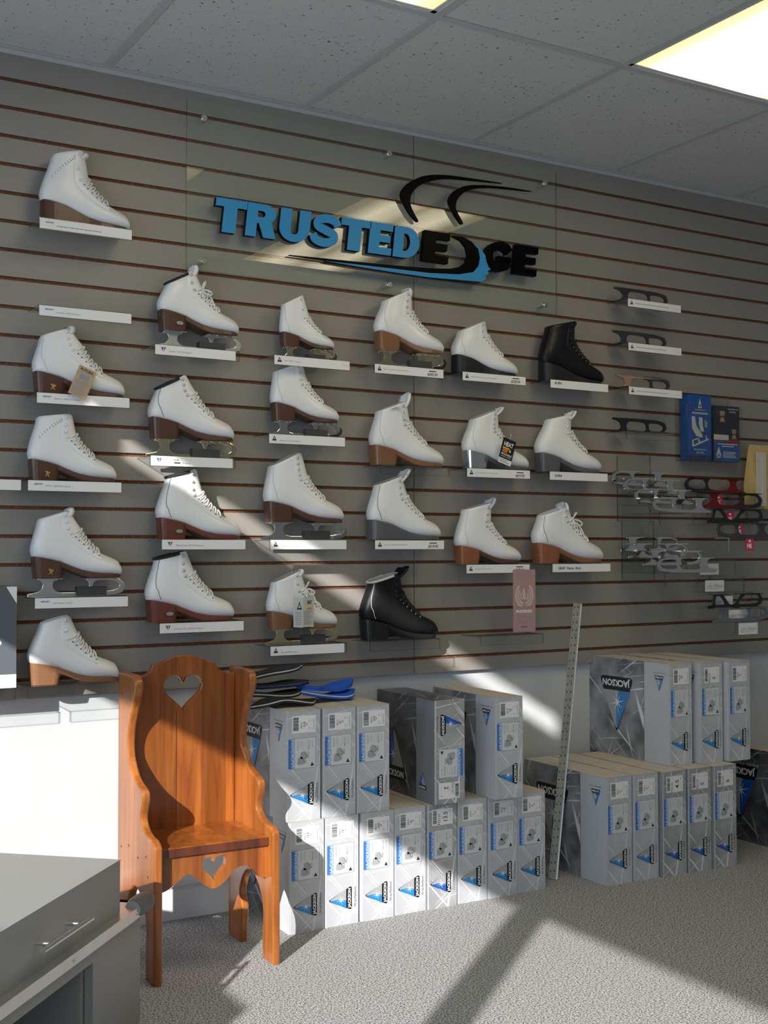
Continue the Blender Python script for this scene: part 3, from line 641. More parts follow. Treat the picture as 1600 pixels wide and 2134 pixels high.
    for x in st:
        hw = interp(WID, x); up = zb_(x)+base+.022; lo = low(x)
        rr.append([(x*L, -hw*L, lo*L), (x*L, -hw*1.05*L, (lo+.01)*L), (x*L, -hw*1.02*L, (up-.012)*L), (x*L, -hw*.9*L, up*L), (x*L, hw*.9*L, up*L), (x*L, hw*1.02*L, (up-.012)*L), (x*L, hw*1.05*L, (lo+.01)*L), (x*L, hw*L, lo*L)])
    b.loft(rr, sm, False); so_ = b.build('sole', t)
    if style != 'wedge':
        b = MB(); rr = []
        for i in range(7):
            k = i/6; rr2 = []; xa, xc = .012+.022*k, .375-.055*k**.6; hw = .112-.012*k
            for j in range(20):
                an = 2*math.pi*j/20; c, s = math.cos(an), math.sin(an); xx = (xa+xc)/2+(xc-xa)/2*math.copysign(abs(c)**.45, c)
                if i == 0: zz = zb_(xx)+base+.02
                else: zz = (zb_(xx)+base)*(1-k)+zs*k
                rr2.append((xx*L, hw*math.copysign(abs(s)**.5, s)*L, zz*L))
            rr.append(rr2)
        b.loft(rr, heelm, False); so_ = b.build('heel', t)
    if emblem == 'gold':
        b = MB(); y = -.1165*L; c = (.19, zs+.075)
        for pts in ([(-.03, .03), (0, .034), (.02, .02), (.034, .03), (.03, .008), (.012, .0), (.022, -.03), (.008, -.03), (0, -.008), (-.018, -.03), (-.026, -.026), (-.008, .004)],):
            b.prism([((c[0]+p[0])*L, (c[1]+p[1])*L) for p in pts], .0006, 'gold_print', lambda q: (q[0], y-q[2], q[1]))
        b.build('emblem', so_)
    elif emblem == 'badge':
        b = MB(); y = -.116*L; c = (.23, zs+.09)
        b.prism([((c[0]+.042*math.cos(k*math.pi/8))*L, (c[1]+.021*math.sin(k*math.pi/8))*L) for k in range(16)], .0008, 'badge', lambda q: (q[0], y-q[2], q[1])); b.prism([((c[0]+.022*math.cos(k*math.pi/8))*L, (c[1]+.010*math.sin(k*math.pi/8))*L) for k in range(16)], .0011, 'ink_grey', lambda q: (q[0], y-q[2], q[1])); b.build('emblem', so_)
    if blade:
        b = MB(); b.mesh(_bl, blade, lambda p: (p[0]*L, -p[2]*L, p[1]*L)); bl = b.build('blade', t)
        for xa, xc, hw, scr in ((.06, .33, .085, (.10, .27)), (.58, .97, .10, (.62, .72, .82, .92))):
            b = MB(); b.box(xa*L, xc*L, -hw*L, hw*L, .190*L, .1965*L, blade)
            for xs_ in scr:
                for s in (-1, 1): b.blob((xs_*L, s*.07*L, .188*L), .003, .003, .002, 'hook_steel', 6, 3)
            b.build('mounting_plate', t)
        if guard:
            b = MB(); b.box(.50*L, .83*L, -.011, .011, .001, .105*L, 'guard'); b.build('blade_guard', t)
        if toeguard:
            b = MB(); pts = [(.88, .004), (1.0, .02), (1.06, .06), (1.075, .11), (1.05, .15), (1.02, .155), (1.03, .11), (.99, .07), (.88, .05)]
            me = flat([[(x*L, z*L) for x, z in pts]], .012, .002); b.mesh(me, toeguard, lambda p: (p[0], -p[2], p[1])); b.build('toe_guard', t)
    return t, L, surf, base

def hang_tag(sk, label, px, w, h, tilt, draw, mname='paper', y=None, fold=0):
    """printed card hanging in front of a boot; px = centre of the card in the photograph"""
    y = y if y is not None else YC-.062
    c = B(*px, 'y', y); t = thing('hang_tag', label, 'tag', (c.x, y, c.z-h/2)); t.rotation_euler = (0, tilt, 0)
    b = MB(); b.box(-w/2, w/2, 0, .0008, 0, h, mname); card = b.build('card', t)
    q = MB(); draw(q, w, h); q.build('printing', card)
    s = MB(); s.tube([(0, .0004, h-.004), (.002, .004, h+.012), (.006, .012, h+.024)], .0006, 'lace', 4); s.build('string', t)
    return t
def text_rows(q, w, h, x0, x1, z0, z1, n, m='ink_grey', y=-.0003, seed=1):
    r = random.Random(seed)
    for i in range(n):
        z = z1-(z1-z0)*(i+.5)/n; e = r.uniform(.7, 1); q.box((x0)*w, (x0+(x1-x0)*e)*w, y, y+.0002, (z-.28*(z1-z0)/n)*h, (z+.18*(z1-z0)/n)*h, m)

W = 'white figure skate boot '
skate('skate_boot', 'white boot with perforated collar and wedge heel, nearest the ceiling', 82, 268, (107, 327), (172, 320), 'S1', heelm='heel_brown', style='wedge', hooks=3, hookm='hook_white', perf=True, emblem='gold', tongue=(183, 323), bow=False, lining='lining_white')
skate('skate_boot', W+'with kraft paper tag hanging on its laces', 67, 257, (83, 704), (143, 688), 'S3', heelm='heel_brown', hooks=4, hookm='hook_white', emblem='gold', tongue=(155, 679), counter='seam_white', lining='lining_white')
skate('skate_boot', W+'with perforated collar above the dark toe pick skate', 57, 240, (76, 872), (148, 866), 'S4', heelm='heel_brown', hooks=4, hookm='hook_white', perf=True, emblem='gold', lining='lining_white')
skate('figure_skate', 'white figure skate with dark toe pick and gold emblem on its brown heel', 63, 251, (78, 1086), (142, 1067), 'S5', blade='steel_brushed', heelm='heel_brown', hooks=4, hookm='hook_white', emblem='gold', tongue=(152, 1057), lining='lining_white')
skate('skate_boot', W+'with sunlit light brown heel beside the wooden chair', 57, 245, (82, 1302), (143, 1284), 'S6', heelm='heel_tan', hooks=3, hookm='hook_white', lining='lining_white')
skate('figure_skate', 'white figure skate with dark brown sole, black collar and large lace bow', 328, 494, (346, 592), (402, 568), 'S7', blade='steel_brushed', heelm='heel_brown', hooks=3, hookm='hook_steel', emblem='badge', collar='lining_black', lining='lining_black', tongue=(410, 553), bow=True)
skate('figure_skate', 'white figure skate on chrome blade with painted rose gold reflection, dark piping at the heel', 309, 484, (326, 811), (384, 784), 'S8', blade='chrome_warm_reflection', heelm='heel_brown', hooks=4, collar='lining_black', lining='lining_black', counter='seam')
skate('skate_boot', W+'with black lining and sunbeam across its hooks', 325, 498, (347, 996), (406, 980), 'S9', heelm='heel_red', hooks=4, emblem='badge', collar='lining_black', lining='lining_black', counter='seam')
skate('skate_boot', W+'with black lining, directly above the wooden chair', 303, 484, (323, 1166), (385, 1150), 'S10', heelm='heel_red', hooks=4, emblem='badge', collar='lining_black', lining='lining_black', counter='seam')
skate('figure_skate', 'smallest white figure skate, silver hooks and plain brown heel', 583, 693, (587, 638), (629, 618), 'S11', blade='chrome_warm_reflection', heelm='heel_brown', hooks=3, counter='seam_white', toeguard='blade_dark')
skate('figure_skate', 'white figure skate with open lace hooks tucked under the smallest skate', 564, 702, (570, 778), (626, 758), 'S12', blade='chrome', heelm='heel_brown', hooks=4, counter='seam_white', toeguard='blade_dark')
skate('figure_skate', 'tall white figure skate with stitched seam and translucent grey toe guard', 550, 711, (560, 975), (624, 944), 'S13', blade='chrome', heelm='heel_brown', hooks=5, counter='seam_white', toeguard='blade_grey')
skate('figure_skate', 'small white figure skate with folded paper tag and lace bow', 556, 698, (566, 1217), (623, 1190), 'S14', blade='chrome_warm_reflection', heelm='heel_tan', hooks=3, tongue=(630, 1186), bow=True, counter='seam_white', toeguard='acrylic')
skate('figure_skate', 'white figure skate on polished blade with painted gold reflection and tan stacked heel', 781, 919, (798, 630), (853, 607), 'S15', blade='chrome_warm_reflection', heelm='heel_tan', hooks=4, tongue=(852, 601), counter='seam_white', toeguard='blade_black', lining='lining', YC=-.071)
skate('skate_boot', W+'with tan stacked heel and loose lace over its side', 771, 918, (785, 860), (842, 839), 'S16', heelm='heel_tan', hooks=4, tongue=(854, 818), counter='seam_white', drape=True)
skate('skate_boot', W+'with grey wedge sole and dark side seam', 766, 912, (781, 1014), (833, 994), 'S17', heelm='heel_grey', style='wedge', hooks=4, tongue=(855, 976), counter='seam')
skate('skate_boot', 'black figure skate boot with white piping and grey lining, tall tongue', 751, 906, (769, 1215), (828, 1194), 'S18', heelm='heel_black', leather='leather_black', hooks=4, hookm='lace_black', tongue=(851, 1179), counter='seam_white', collar='felt_white', lining='lining')
skate('skate_boot', W+'with low black wedge sole', 943, 1072, (956, 693), (1006, 672), 'S19', heelm='heel_black', style='wedge', hooks=3, counter='seam_white', lining='lining')
skate('skate_boot', W+'with shiny silver heel and black hang tag', 965, 1095, (981, 877), (1032, 856), 'S20', heelm='heel_silver', sole='heel_grey', hooks=5, tongue=(1048, 848), counter='seam_white', lining='lining')
skate('skate_boot', W+'with layered orange wood heel and lilac tongue', 949, 1079, (964, 1065), (1019, 1050), 'S21', heelm='heel_orange', sole='heel_brown', hooks=4, tongue=(1031, 1037), counter='seam_white', lining='lining', tonguem='tongue_lilac')
skate('skate_boot', 'plain all-black figure skate boot with crinkled leather', 1125, 1250, (1139, 683), (1192, 673), 'S22', heelm='heel_black', leather='leather_black_creased', style='wedge', hooks=4, hookm='lace_black', lining='lining_black', tongue=(1196, 671))
skate('skate_boot', W+'with creased sides, pointed tongue and grey heel', 1117, 1245, (1139, 877), (1186, 867), 'S23', heelm='heel_grey', leather='leather_creased', hooks=3, hookm='hook_white', tongue=(1198, 856), lining='lining_white', eyestay=False)
skate('skate_boot', W+'with flat brown heel and loose thick laces', 1111, 1249, (1123, 1077), (1178, 1058), 'S24', heelm='heel_orange', sole='heel_tan', hooks=3, hookm='hook_steel', tongue=(1174, 1046), counter='seam', lining='lining_white', bow=True)

def draw_kraft(q, w, h):
    put_text(q, 'FUTURA', (0, -.0003, h*.86), (1, 0, 0), (0, 0, 1), .007, 'ink', center=True, bold=.03)
    q.box(-w*.28, w*.28, -.0003, -.0001, h*.58, h*.76, 'ink_grey'); text_rows(q, w, h, -.4, .4, .06, .54, 9, 'ink_grey')
hang_tag(None, 'kraft brown paper tag with dark print on a white boot', (160, 794), .050, .082, math.radians(22), draw_kraft, 'kraft')
def draw_heat(q, w, h):
    put_text(q, 'HEAT', (0, -.0003, h*.70), (1, 0, 0), (0, 0, 1), h*.17, 'paper', width=w*.72, center=True, bold=.03)
    q.box(-w*.40, w*.15, -.0003, -.0001, h*.60, h*.645, 'tag_yellow'); q.box(-w*.36, w*.05, -.0003, -.0001, h*.52, h*.58, 'tag_orange'); q.box(-w*.38, 0, -.0003, -.0001, h*.45, h*.50, 'tag_orange')
    q.poly([(w*.2+.11*w*math.cos(k*math.pi/4+.2)*(1 if k % 2 else .5), -.0003, h*.55+.11*w*math.sin(k*math.pi/4+.2)*(1 if k % 2 else .5)) for k in range(8)], 'tag_yellow')
    put_text(q, 'MOLDABLE', (0, -.0003, h*.34), (1, 0, 0), (0, 0, 1), h*.075, 'paper', width=w*.82, center=True, bold=.02)
    put_text(q, 'LINING SYSTEM', (0, -.0003, h*.26), (1, 0, 0), (0, 0, 1), h*.045, 'paper', width=w*.75, center=True)
    q.box(-w/2, w/2, -.0002, -.0001, 0, h*.20, 'paper'); text_rows(q, w, h, -.4, .4, .04, .18, 2, 'ink_grey', -.0004)
hang_tag(None, 'black hang tag reading HEAT in white letters with orange flames', (1050, 940), .052, .083, math.radians(17), draw_heat, 'tag_black')
tf_ = B(633, 1276, 'y', -.125)
ft_ = thing('hang_tag', 'folded grey paper tag with small HEAT print on a small white skate', 'tag', (tf_.x, -.125, tf_.z-.042), 0)
b = MB(); a_ = [(-.030, .006), (-.006, -.006), (.034, .004)]
for (xa, ya), (xc, yc) in zip(a_, a_[1:]): b.add([(xa, ya, .0), (xc, yc, -.002), (xc, yc, .082), (xa, ya, .086), (xa, ya+.0008, .0), (xc, yc+.0008, -.002), (xc, yc+.0008, .082), (xa, ya+.0008, .086)], [(0, 1, 2, 3), (7, 6, 5, 4), (0, 4, 5, 1), (1, 5, 6, 2), (2, 6, 7, 3), (3, 7, 4, 0)], 'tag_grey')
cd = b.build('card', ft_); q = MB()
A0 = Vector((-.006, -.0064, 0)); EX = Vector((.040, .010, 0)).normalized()
def onp(u, v, o=0): return A0+EX*u+Vector((0, -.0003-o, v))
put_text(q, 'HEAT', onp(.016, .066), EX, (0, 0, 1), .010, 'ink', width=.018, bold=.03); q.poly([onp(.016, .056), onp(.034, .056), onp(.034, .060), onp(.016, .060)], 'tag_yellow'); q.poly([onp(.016, .050), onp(.034, .050), onp(.034, .055), onp(.016, .055)], 'tag_orange')
for i in range(8): z = .044-i*.0052; q.poly([onp(.003, z), onp(.034-.004*(i % 3), z), onp(.034-.004*(i % 3), z+.0022), onp(.003, z+.0022)], 'ink_grey')
EX2 = Vector((.024, -.012, 0)).normalized(); A1 = Vector((-.030, .0056, 0))
def onq(u, v): return A1+EX2*u+Vector((0, -.0003, v))
q.poly([onq(.009, .050), onq(.024, .050), onq(.0165, .074)], 'ink'); q.poly([onq(.013, .055)+Vector((0, -.0003, 0)), onq(.020, .055)+Vector((0, -.0003, 0)), onq(.0165, .066)+Vector((0, -.0003, 0))], 'tag_grey')
for i in range(7): z = .040-i*.0056; q.poly([onq(.004, z), onq(.022, z), onq(.022, z+.0022), onq(.004, z+.0022)], 'ink_grey')
q.build('printing', cd)

# ------------------------------------------------------------------ child's wooden chair
ch = thing('wooden_chair', "child's pine chair with scrolled sides and a heart cut in its back", 'chair', (1.166, -.541, 0), math.radians(-1))
HWc, TH = .162, .021
front = [(.285, .31), (.283, .322), (.262, .335), (.235, .338), (.205, .347), (.185, .362), (.182, .38), (.196, .412), (.197, .43), (.185, .442), (.150, .452), (.118, .468), (.085, .505), (.078, .54), (.088, .585), (.115, .635), (.137, .668), (.140, .692), (.128, .706), (.105, .712)]
fp = [cr(front, i/4) for i in range((len(front)-1)*4+1)]
arch = [(.222, 0), (.220, .06), (.224, .11), (.215, .15), (.185, .185), (.145, .20), (.11, .185), (.085, .15), (.080, .125), (.092, .10), (.090, .06), (.080, 0)]
ap = [cr(arch, i/3) for i in range((len(arch)-1)*3+1)]
prof = [(0, 0), (0, .712)] + fp[::-1] + [(.285, 0)] + ap          # d measured from the back edge
prof2 = [(.293-d, z) for d, z in prof]                             # local y from the front
side = flat([prof2], TH, .0055, 2)
for s in (-1, 1):
    b = MB(); b.mesh(side, 'pine_in', lambda p: (s*(HWc-TH/2)+p[2], p[0], p[1])); sp_ = b.build('side_panel', ch)
    for yy, m in ((.155, 'pine_red'),):
        q = MB(); q.box(-.0004, .0004, .125, .195, .215, .455, m) if False else None
    pk = MB()
    for yy, zz in ((.07, .29), (.13, .275), (.20, .29), (.26, .275), (.055, .245), (.26, .66)): pk.blob((s*(HWc+.0002), yy, zz), .0012, .0035, .0035, 'pine_dark', 6, 3)
    pk.build('peg', sp_)
toph = [(-.1405, .698), (-.125, .702), (-.108, .708), (-.092, .722), (-.083, .727), (-.06, .738), (-.025, .747), (0, .749)]
tp = [(-.1405, .696), (-.118, .698), (-.100, .705), (-.090, .716), (-.085, .727), (-.068, .730), (-.050, .738), (-.025, .7465), (0, .749)]
outline = [(-.1405, .28)] + tp + [(-x, z) for x, z in tp[::-1][1:]] + [(.1405, .28)]
bk = flat([outline, heart(-.004, .652, .104, .092)], .019, .004, 2)
YB = .293-.035
b = MB(); b.mesh(bk, 'pine', lambda p: (p[0], YB-p[2], p[1])); bo = b.build('back_panel', ch)
b = MB(); b.box(-.0225, -.0210, YB-.0101, YB-.0092, .30, .606, 'pine_dark'); b.build('board_joint', bo)
seat = flat([[(-.1405, .035), (-.1405, .262), (.1405, .262), (.1405, .035)]], .022, .005, 2)
b = MB(); b.mesh(seat, 'pine', lambda p: (p[0], p[1], .299+p[2])); b.build('seat', ch)
b = MB(); b.box(-.1395, .1395, .0315, .0365, .2895, .3085, 'pine_dark'); b.build('seat_edge', ch)
apr = [(-.1405, .288), (-.1405, .208), (-.122, .210), (-.095, .226), (-.070, .243), (-.050, .235), (-.028, .214), (0, .200), (.028, .213), (.050, .235), (.072, .245), (.095, .238), (.122, .211), (.1405, .209), (.1405, .288)]
ap_o = apr[:1] + [cr(apr[1:-1], i/3) for i in range((len(apr)-3)*3+1)] + [apr[-1]]
hp = heart(0, .2485, .064, .060, 28); bot = ap_o[1:-1]
Lb = [p for p in bot if p[0] < -1e-4]; Rb = [p for p in bot if p[0] > 1e-4]
b = MB(); TA_ = lambda p: (p[0], .041+p[2], p[1])
b.prism([(0, .288), hp[0]] + hp[1:15] + [(0, .200)] + Rb + [(.1405, .288)], .018, 'pine', TA_)
b.prism([(0, .288), (-.1405, .288)] + Lb + [(0, .200)] + hp[14:] + [hp[0]], .018, 'pine', TA_); b.build('apron', ch)

# ------------------------------------------------------------------ skate boxes
def rtri(w, h, r, n=4, flip=1):
    """rounded triangle: base on b=0 (width w), apex at (w/2, h)"""
    P = [(0, 0), (w, 0), (w/2, h)]; out = []
    for i, p in enumerate(P):
        a, c = P[i-1], P[(i+1) % 3]; d1 = Vector((a[0]-p[0], a[1]-p[1])).normalized(); d2 = Vector((c[0]-p[0], c[1]-p[1])).normalized()
        for k in range(n+1):
            t = k/n; s = Vector(p)+d1*r*(1-t)**2+d2*r*t**2; out.append((s.x, s.y))
    return out
def logo(mb, o, ex, ey, w, nrm, layer=.0003, blue='logo_blue', word='JACKSON', small=False):
    o, ex, ey, nrm = Vector(o), Vector(ex), Vector(ey), Vector(nrm)
    M = lambda l: (lambda p: o+ex*(p[0]*w)+ey*(p[1]*w)+nrm*(layer*l))
    mb.poly(rtri(1, 1.12, .13), 'logo_black', M(1))
    mb.poly([(.13, .27), (.87, .27), (.88, .30), (.53, 1.0), (.47, 1.0), (.12, .30)], 'logo_grey', M(2))
    mb.poly([(.13, .27), (.42, .27), (.50, .50), (.50, 1.0), (.47, 1.0), (.12, .30)], blue, M(3))
    star = []
    for k in range(16):
        r = (.27 if k % 4 == 0 else .20) if k % 2 == 0 else .035; an = math.pi*k/8+.2; star.append((.47+r*math.cos(an)*.8, .50+r*math.sin(an)))
    mb.poly(star, 'logo_white', M(4))
    q = MB(); put_text(q, word, (0, 0, 0), (1, 0, 0), (0, 1, 0), .125, 'logo_white', width=.80, bold=.035, center=True)
    if q.v: mb.add(q.v, q.f, 'logo_white', False, lambda p: M(4)((p[0]+.5, p[1]+.065)))
def skate_box(label, size, x, y, z, w=.1, d=.34, h=.295, rz=0, dark=False, flip=False, lab2=False, group=None, art=True, model='FS2131', wid='W'):
    t = thing('skate_box', label, 'box', (x, y, z), rz, group)
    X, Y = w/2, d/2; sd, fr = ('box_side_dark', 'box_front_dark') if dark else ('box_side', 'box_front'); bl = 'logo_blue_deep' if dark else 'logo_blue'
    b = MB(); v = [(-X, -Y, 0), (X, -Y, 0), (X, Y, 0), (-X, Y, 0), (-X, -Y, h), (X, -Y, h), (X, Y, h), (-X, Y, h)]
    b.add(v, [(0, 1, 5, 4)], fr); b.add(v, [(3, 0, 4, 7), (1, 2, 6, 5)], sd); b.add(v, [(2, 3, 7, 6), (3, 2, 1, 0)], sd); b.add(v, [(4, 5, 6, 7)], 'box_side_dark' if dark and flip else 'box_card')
    body = b.build('body', t)
    # sleeve band on the big side, folded edges
    b = MB(); e = .0004
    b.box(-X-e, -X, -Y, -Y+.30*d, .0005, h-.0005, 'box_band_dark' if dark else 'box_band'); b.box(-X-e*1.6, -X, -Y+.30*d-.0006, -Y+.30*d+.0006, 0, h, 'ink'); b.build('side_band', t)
    b = MB(); b.box(-X-.0005, X, -Y-.0007, -Y, h-.0012, h+.0004, 'box_card'); b.box(-X+.002, -X+.0065, -Y-.0005, -Y, .001, h-.002, 'box_band'); b.build('lid_fold', t)
    fs = -1 if flip else 1
    def Fp(u, v): return (-X+u*w, -Y-.0003, h*(1-v)) if not flip else (X-u*w, -Y-.0003, h*v)
    ex, ey, n = Vector((0, 0, fs)), Vector((-fs, 0, 0)), Vector((0, -1, 0))
    def rect(q, u0, u1, v0, v1, m, l=1, r=0):
        A = [Fp(u0, v1), Fp(u1, v1), Fp(u1, v0), Fp(u0, v0)]; q.poly([tuple(Vector(p)+n*.0003*l) for p in A], m)
    # size label
    b = MB(); u0, u1, v0, v1 = .17, .86, .05, .205
    rect(b, u0, u1, v0, v1, 'paper', 1); rr = random.Random(size)
    v = v0+.014
    while v < v1-.02:
        hh = rr.uniform(.0012, .005); rect(b, u0+.03, u0+(.19 if not lab2 else .15), v, v+hh, 'ink', 2); v += hh+rr.uniform(.0012, .004)
    lift = n*.0006
    if lab2:
        put_text(b, model, Vector(Fp(.44, .155+.045))+lift, ex, ey, .0085, 'ink', width=.03); put_text(b, size, Vector(Fp(.68, .17))+lift, ex, ey, .014, 'ink', bold=.01, width=.026 if len(size) > 2 else None); put_text(b, wid, Vector(Fp(.53, .145))+lift, ex, ey, .004, 'ink')
        rect(b, .77, .775, .08, .18, 'ink_grey', 2); rect(b, .72, .80, .075, .08, 'ink_grey', 2)
    else:
        put_text(b, model, Vector(Fp(.46, .165))+lift, ex, ey, .0042, 'ink', bold=.02); put_text(b, size, Vector(Fp(.555, .15))+lift, ex, ey, .0062, 'ink', bold=.03); put_text(b, wid, Vector(Fp(.62, .14))+lift, ex, ey, .0040, 'ink', bold=.02)
        for uu, vv, s_ in ((.69, .18, 'EUR'), (.69, .11, 'JPN'), (.755, .18, '30'), (.755, .11, '18.5')): put_text(b, s_, Vector(Fp(uu, vv))+lift, ex, ey, .0030, 'ink_grey')
        rect(b, .80, .815, .085, .185, 'ink_grey', 2)
    b.build('size_label', t)
    # picture panel
    b = MB(); u0, u1, v0, v1 = .05, .85, .255, .525
    rect(b, u0-.012, u1+.012, v0-.004, v1+.004, 'ink_grey', .6); rect(b, u0, u1, v0, v1, 'panel_pale', 1); rect(b, u0+.01, u0+.12, v0+.003, v1-.003, 'panel_blue', 2); rect(b, u0+.12, u0+.20, v0+.003, v1-.003, 'panel_mid', 2)
    put_text(b, 'JACKSON', Vector(Fp(u0+.185, v1-.010))+n*.0009, ex, ey, .0105, 'panel_pale', width=h*(v1-v0)-.006, bold=.01)
    for i in range(9):
        vv = v0+.02+.0001*i; uu = u0+.27+i*.055; rect(b, uu, uu+.018, v0+.02, v0+.105-.01*(i % 3), 'ink_pale' if i % 2 else 'pic_grey', 2) if i != 4 else None
    for i in range(16):
        uu = u0+.265+i*.030
        if i != 7: rect(b, uu, uu+.012, v0+.018, v0+.10-.008*(i % 4), 'ink_pale', 2.2)
    for cu, cv in ((.42, .455), (.50, .405)):
        pts = [(-.08, .02), (-.06, -.028), (.02, -.036), (.06, -.020), (.10, .012), (.09, .034), (.0, .040), (-.07, .036)]
        b.poly([tuple(Vector(Fp(cu+a*1.25, cv+c*.95))+n*.0009) for a, c in pts], 'boot_print')
        b.poly([tuple(Vector(Fp(cu+a, cv+c*.75))+n*.0012) for a, c in [(.05, -.030), (.105, .0), (.125, .03), (.115, .033), (.09, .008), (.04, -.022)]], 'pic_grey')
        b.poly([tuple(Vector(Fp(cu+a, cv+c*.75))+n*.0012) for a, c in [(.13, -.034), (.145, -.034), (.155, .036), (.14, .036)]], 'pic_grey')
    b.poly([tuple(Vector(Fp(a, c))+n*.0009) for a, c in [(.70, .51), (.81, .51), (.755, .475)]], 'ink')
    b.build('picture_panel', t)
    # triangle mark on the end
    b = MB(); logo(b, Fp(.80, .875), ex, ey, .0665, n, blue=bl); b.build('logo', t)
    b = MB(); put_text(b, 'Fit to Perform', Vector(Fp(.925, .845))+n*.0003, ex, ey, .0058, 'ink', width=.052); put_text(b, 'www.jacksonultima.com', Vector(Fp(.945, .52))+n*.0003, ex, ey, .0022, 'ink_grey', width=.07); b.build('slogan', t)
    # big side mark (box stands upside down unless flipped)
    if art:
        k = d/.36
        def Gp(u, v): return (-X-.0003, Y-u*d, h*(1-v)) if not flip else (-X-.0003, -Y+u*d, h*v)
        gx, gy, gn = Vector((0, fs, 0)), Vector((0, 0, -fs)), Vector((-1, 0, 0))
        if flip:                                             # upright mark: reading direction towards the front
            gx, gy = Vector((0, -1, 0)), Vector((0, 0, 1)); o = Vector((-X-.0003, Y-.10*d, .13*h))
            b = MB(); logo(b, o, gx, gy, .155*k, gn, blue=bl); b.build('side_logo', t)
            b = MB(); logo(b, Vector((-X-.0009, -Y+.255*d, .12*h)), gx, gy, .046, gn, blue=bl, word='ULTIMA'); b.build('band_logo', t)
        else:
            b = MB(); logo(b, Vector((-X-.0003, Y-.575*d, .81*h)), gx, gy, .44*d, gn, blue=bl); b.build('side_logo', t)
            b = MB(); put_text(b, 'Fit to Perform', Vector((-X-.0004, Y-.56*d, .84*h)), gx, gy, .012, 'logo_grey', width=.36*d, bold=.01); b.build('side_slogan', t)
            b = MB(); logo(b, Vector((-X-.0009, -Y+.06*d, .875*h)), gx, gy, .046, gn, blue=bl, word='ULTIMA'); put_text(b, 'The Figure Skate Company', Vector((-X-.0009, -Y+.04*d, .905*h)), gx, gy, .0035, 'ink', width=.06); b.build('band_logo', t)
    return t
GB = 'silver skate box marked size '
LB = [(1.449, '11.5', 'bottom row, touching the wooden chair'), (1.558, '12', 'bottom row, second from the chair'), (1.669, '12.5', 'bottom row under the unsupported gap'), (1.777, '13', 'bottom row under the dark glossy box'), (1.882, '13.5', ''), (1.990, '1', 'bottom row under the gap between upper boxes'), (2.098, '1.5', 'bottom row, carrying the box nearest the sunbeam'), (2.205, '2', 'bottom row end beside the steel ruler')]
for i, (x, sz, where) in enumerate(LB):
    lab = {'13.5': 'glossier grey skate box marked 13.5 in large print, bottom row', '12.5': GB+'12.5, bottom row, carrying the box beside the dark one'}.get(sz, GB+sz+', '+where)
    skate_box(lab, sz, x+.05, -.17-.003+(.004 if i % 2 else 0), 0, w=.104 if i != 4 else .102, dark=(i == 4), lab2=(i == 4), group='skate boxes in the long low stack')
for i, (x, sz, where) in enumerate([(1.441, '11.5', 'under the insoles behind the chair'), (1.549, '12', 'upper row, under the insoles'), (1.660, '12.5', 'upper row beside the dark glossy box')]):
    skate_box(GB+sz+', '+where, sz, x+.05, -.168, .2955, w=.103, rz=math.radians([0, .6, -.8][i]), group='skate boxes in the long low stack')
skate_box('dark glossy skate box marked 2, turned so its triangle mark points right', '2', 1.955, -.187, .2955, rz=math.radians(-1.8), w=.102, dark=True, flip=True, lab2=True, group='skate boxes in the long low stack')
skate_box(GB+'1.5 standing alone above the low row, near the sunbeam', '1.5', 2.143, -.215, .2955, rz=math.radians(-1.2), w=.098, group='skate boxes in the long low stack')
RB = [(2.481, '2', -.215, False, GB+'3 with its big side mark behind the steel ruler'), (2.589, '4', -.217, False, GB+'4 in the stack beside the ruler, lower row'), (2.696, '4.5', -.229, True, 'glossy grey skate box with large print 4.5 beside a matt silver box'), (2.803, '5', -.231, True, 'glossy grey skate box with large print 5 between two glossy ones'), (2.908, '6', -.238, True, 'glossy grey skate box with large print 6 at the end of the lower row')]
for x, sz, yc, dk, lab in RB:
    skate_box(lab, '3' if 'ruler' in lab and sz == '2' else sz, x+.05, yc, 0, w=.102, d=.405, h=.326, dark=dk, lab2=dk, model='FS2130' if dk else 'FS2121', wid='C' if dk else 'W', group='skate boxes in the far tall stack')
for x, yc, sz, dk, lab in ((2.787, -.176, '4.5', False, GB+'4.5 showing a whole large triangle mark on its side'), (2.905, -.195, '5', True, GB+'5 in large print, middle of the far upper row'), (3.014, -.212, '6', False, GB+'6 at the end of the far upper row')):
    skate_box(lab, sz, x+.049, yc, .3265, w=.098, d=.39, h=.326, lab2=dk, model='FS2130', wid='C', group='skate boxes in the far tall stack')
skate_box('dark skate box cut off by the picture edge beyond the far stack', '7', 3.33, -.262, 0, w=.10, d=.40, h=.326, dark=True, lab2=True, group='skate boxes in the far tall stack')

# ------------------------------------------------------------------ insoles lying on the boxes
def insole(label, px, y0, z, L, rz, m_top, m_edge, bend, tilt=0, mirror=1):
    c = B(px[0], px[1], 'z', z); c.x, c.y = (c.x, y0) if y0 is not None else (c.x, c.y)
    t = thing('boot_insole', label, 'insole', (c.x, c.y, z), rz, 'insoles piled on the boxes')
    N = 20; out = []
    prof = [(0, .0), (.02, .022), (.12, .030), (.35, .026), (.55, .032), (.78, .042), (.93, .034), (1, .006)]
    rows = []
    for i in range(N+1):
        s = i/N; w_ = cr([(p[1],) for p in prof], s*7)[0]; zz = bend(s)+tilt*s*L
        rows.append((s*L, max(w_, .002), zz))
    for nm, za, zb, mm, k in (('foam_base', 0, .0055, m_top, 1), ('felt_layer', .0055, .0085, m_edge, 1.012), ('top_cover', .0085, .0115, m_top, .98)):
        b = MB(); rr = [[(x-L/2, -w_*k, z_+za), (x-L/2, w_*k, z_+za), (x-L/2, w_*k, z_+zb), (x-L/2, -w_*k, z_+zb)] for x, w_, z_ in rows]
        b.loft(rr, mm, False); b.build(nm, t)
    return t
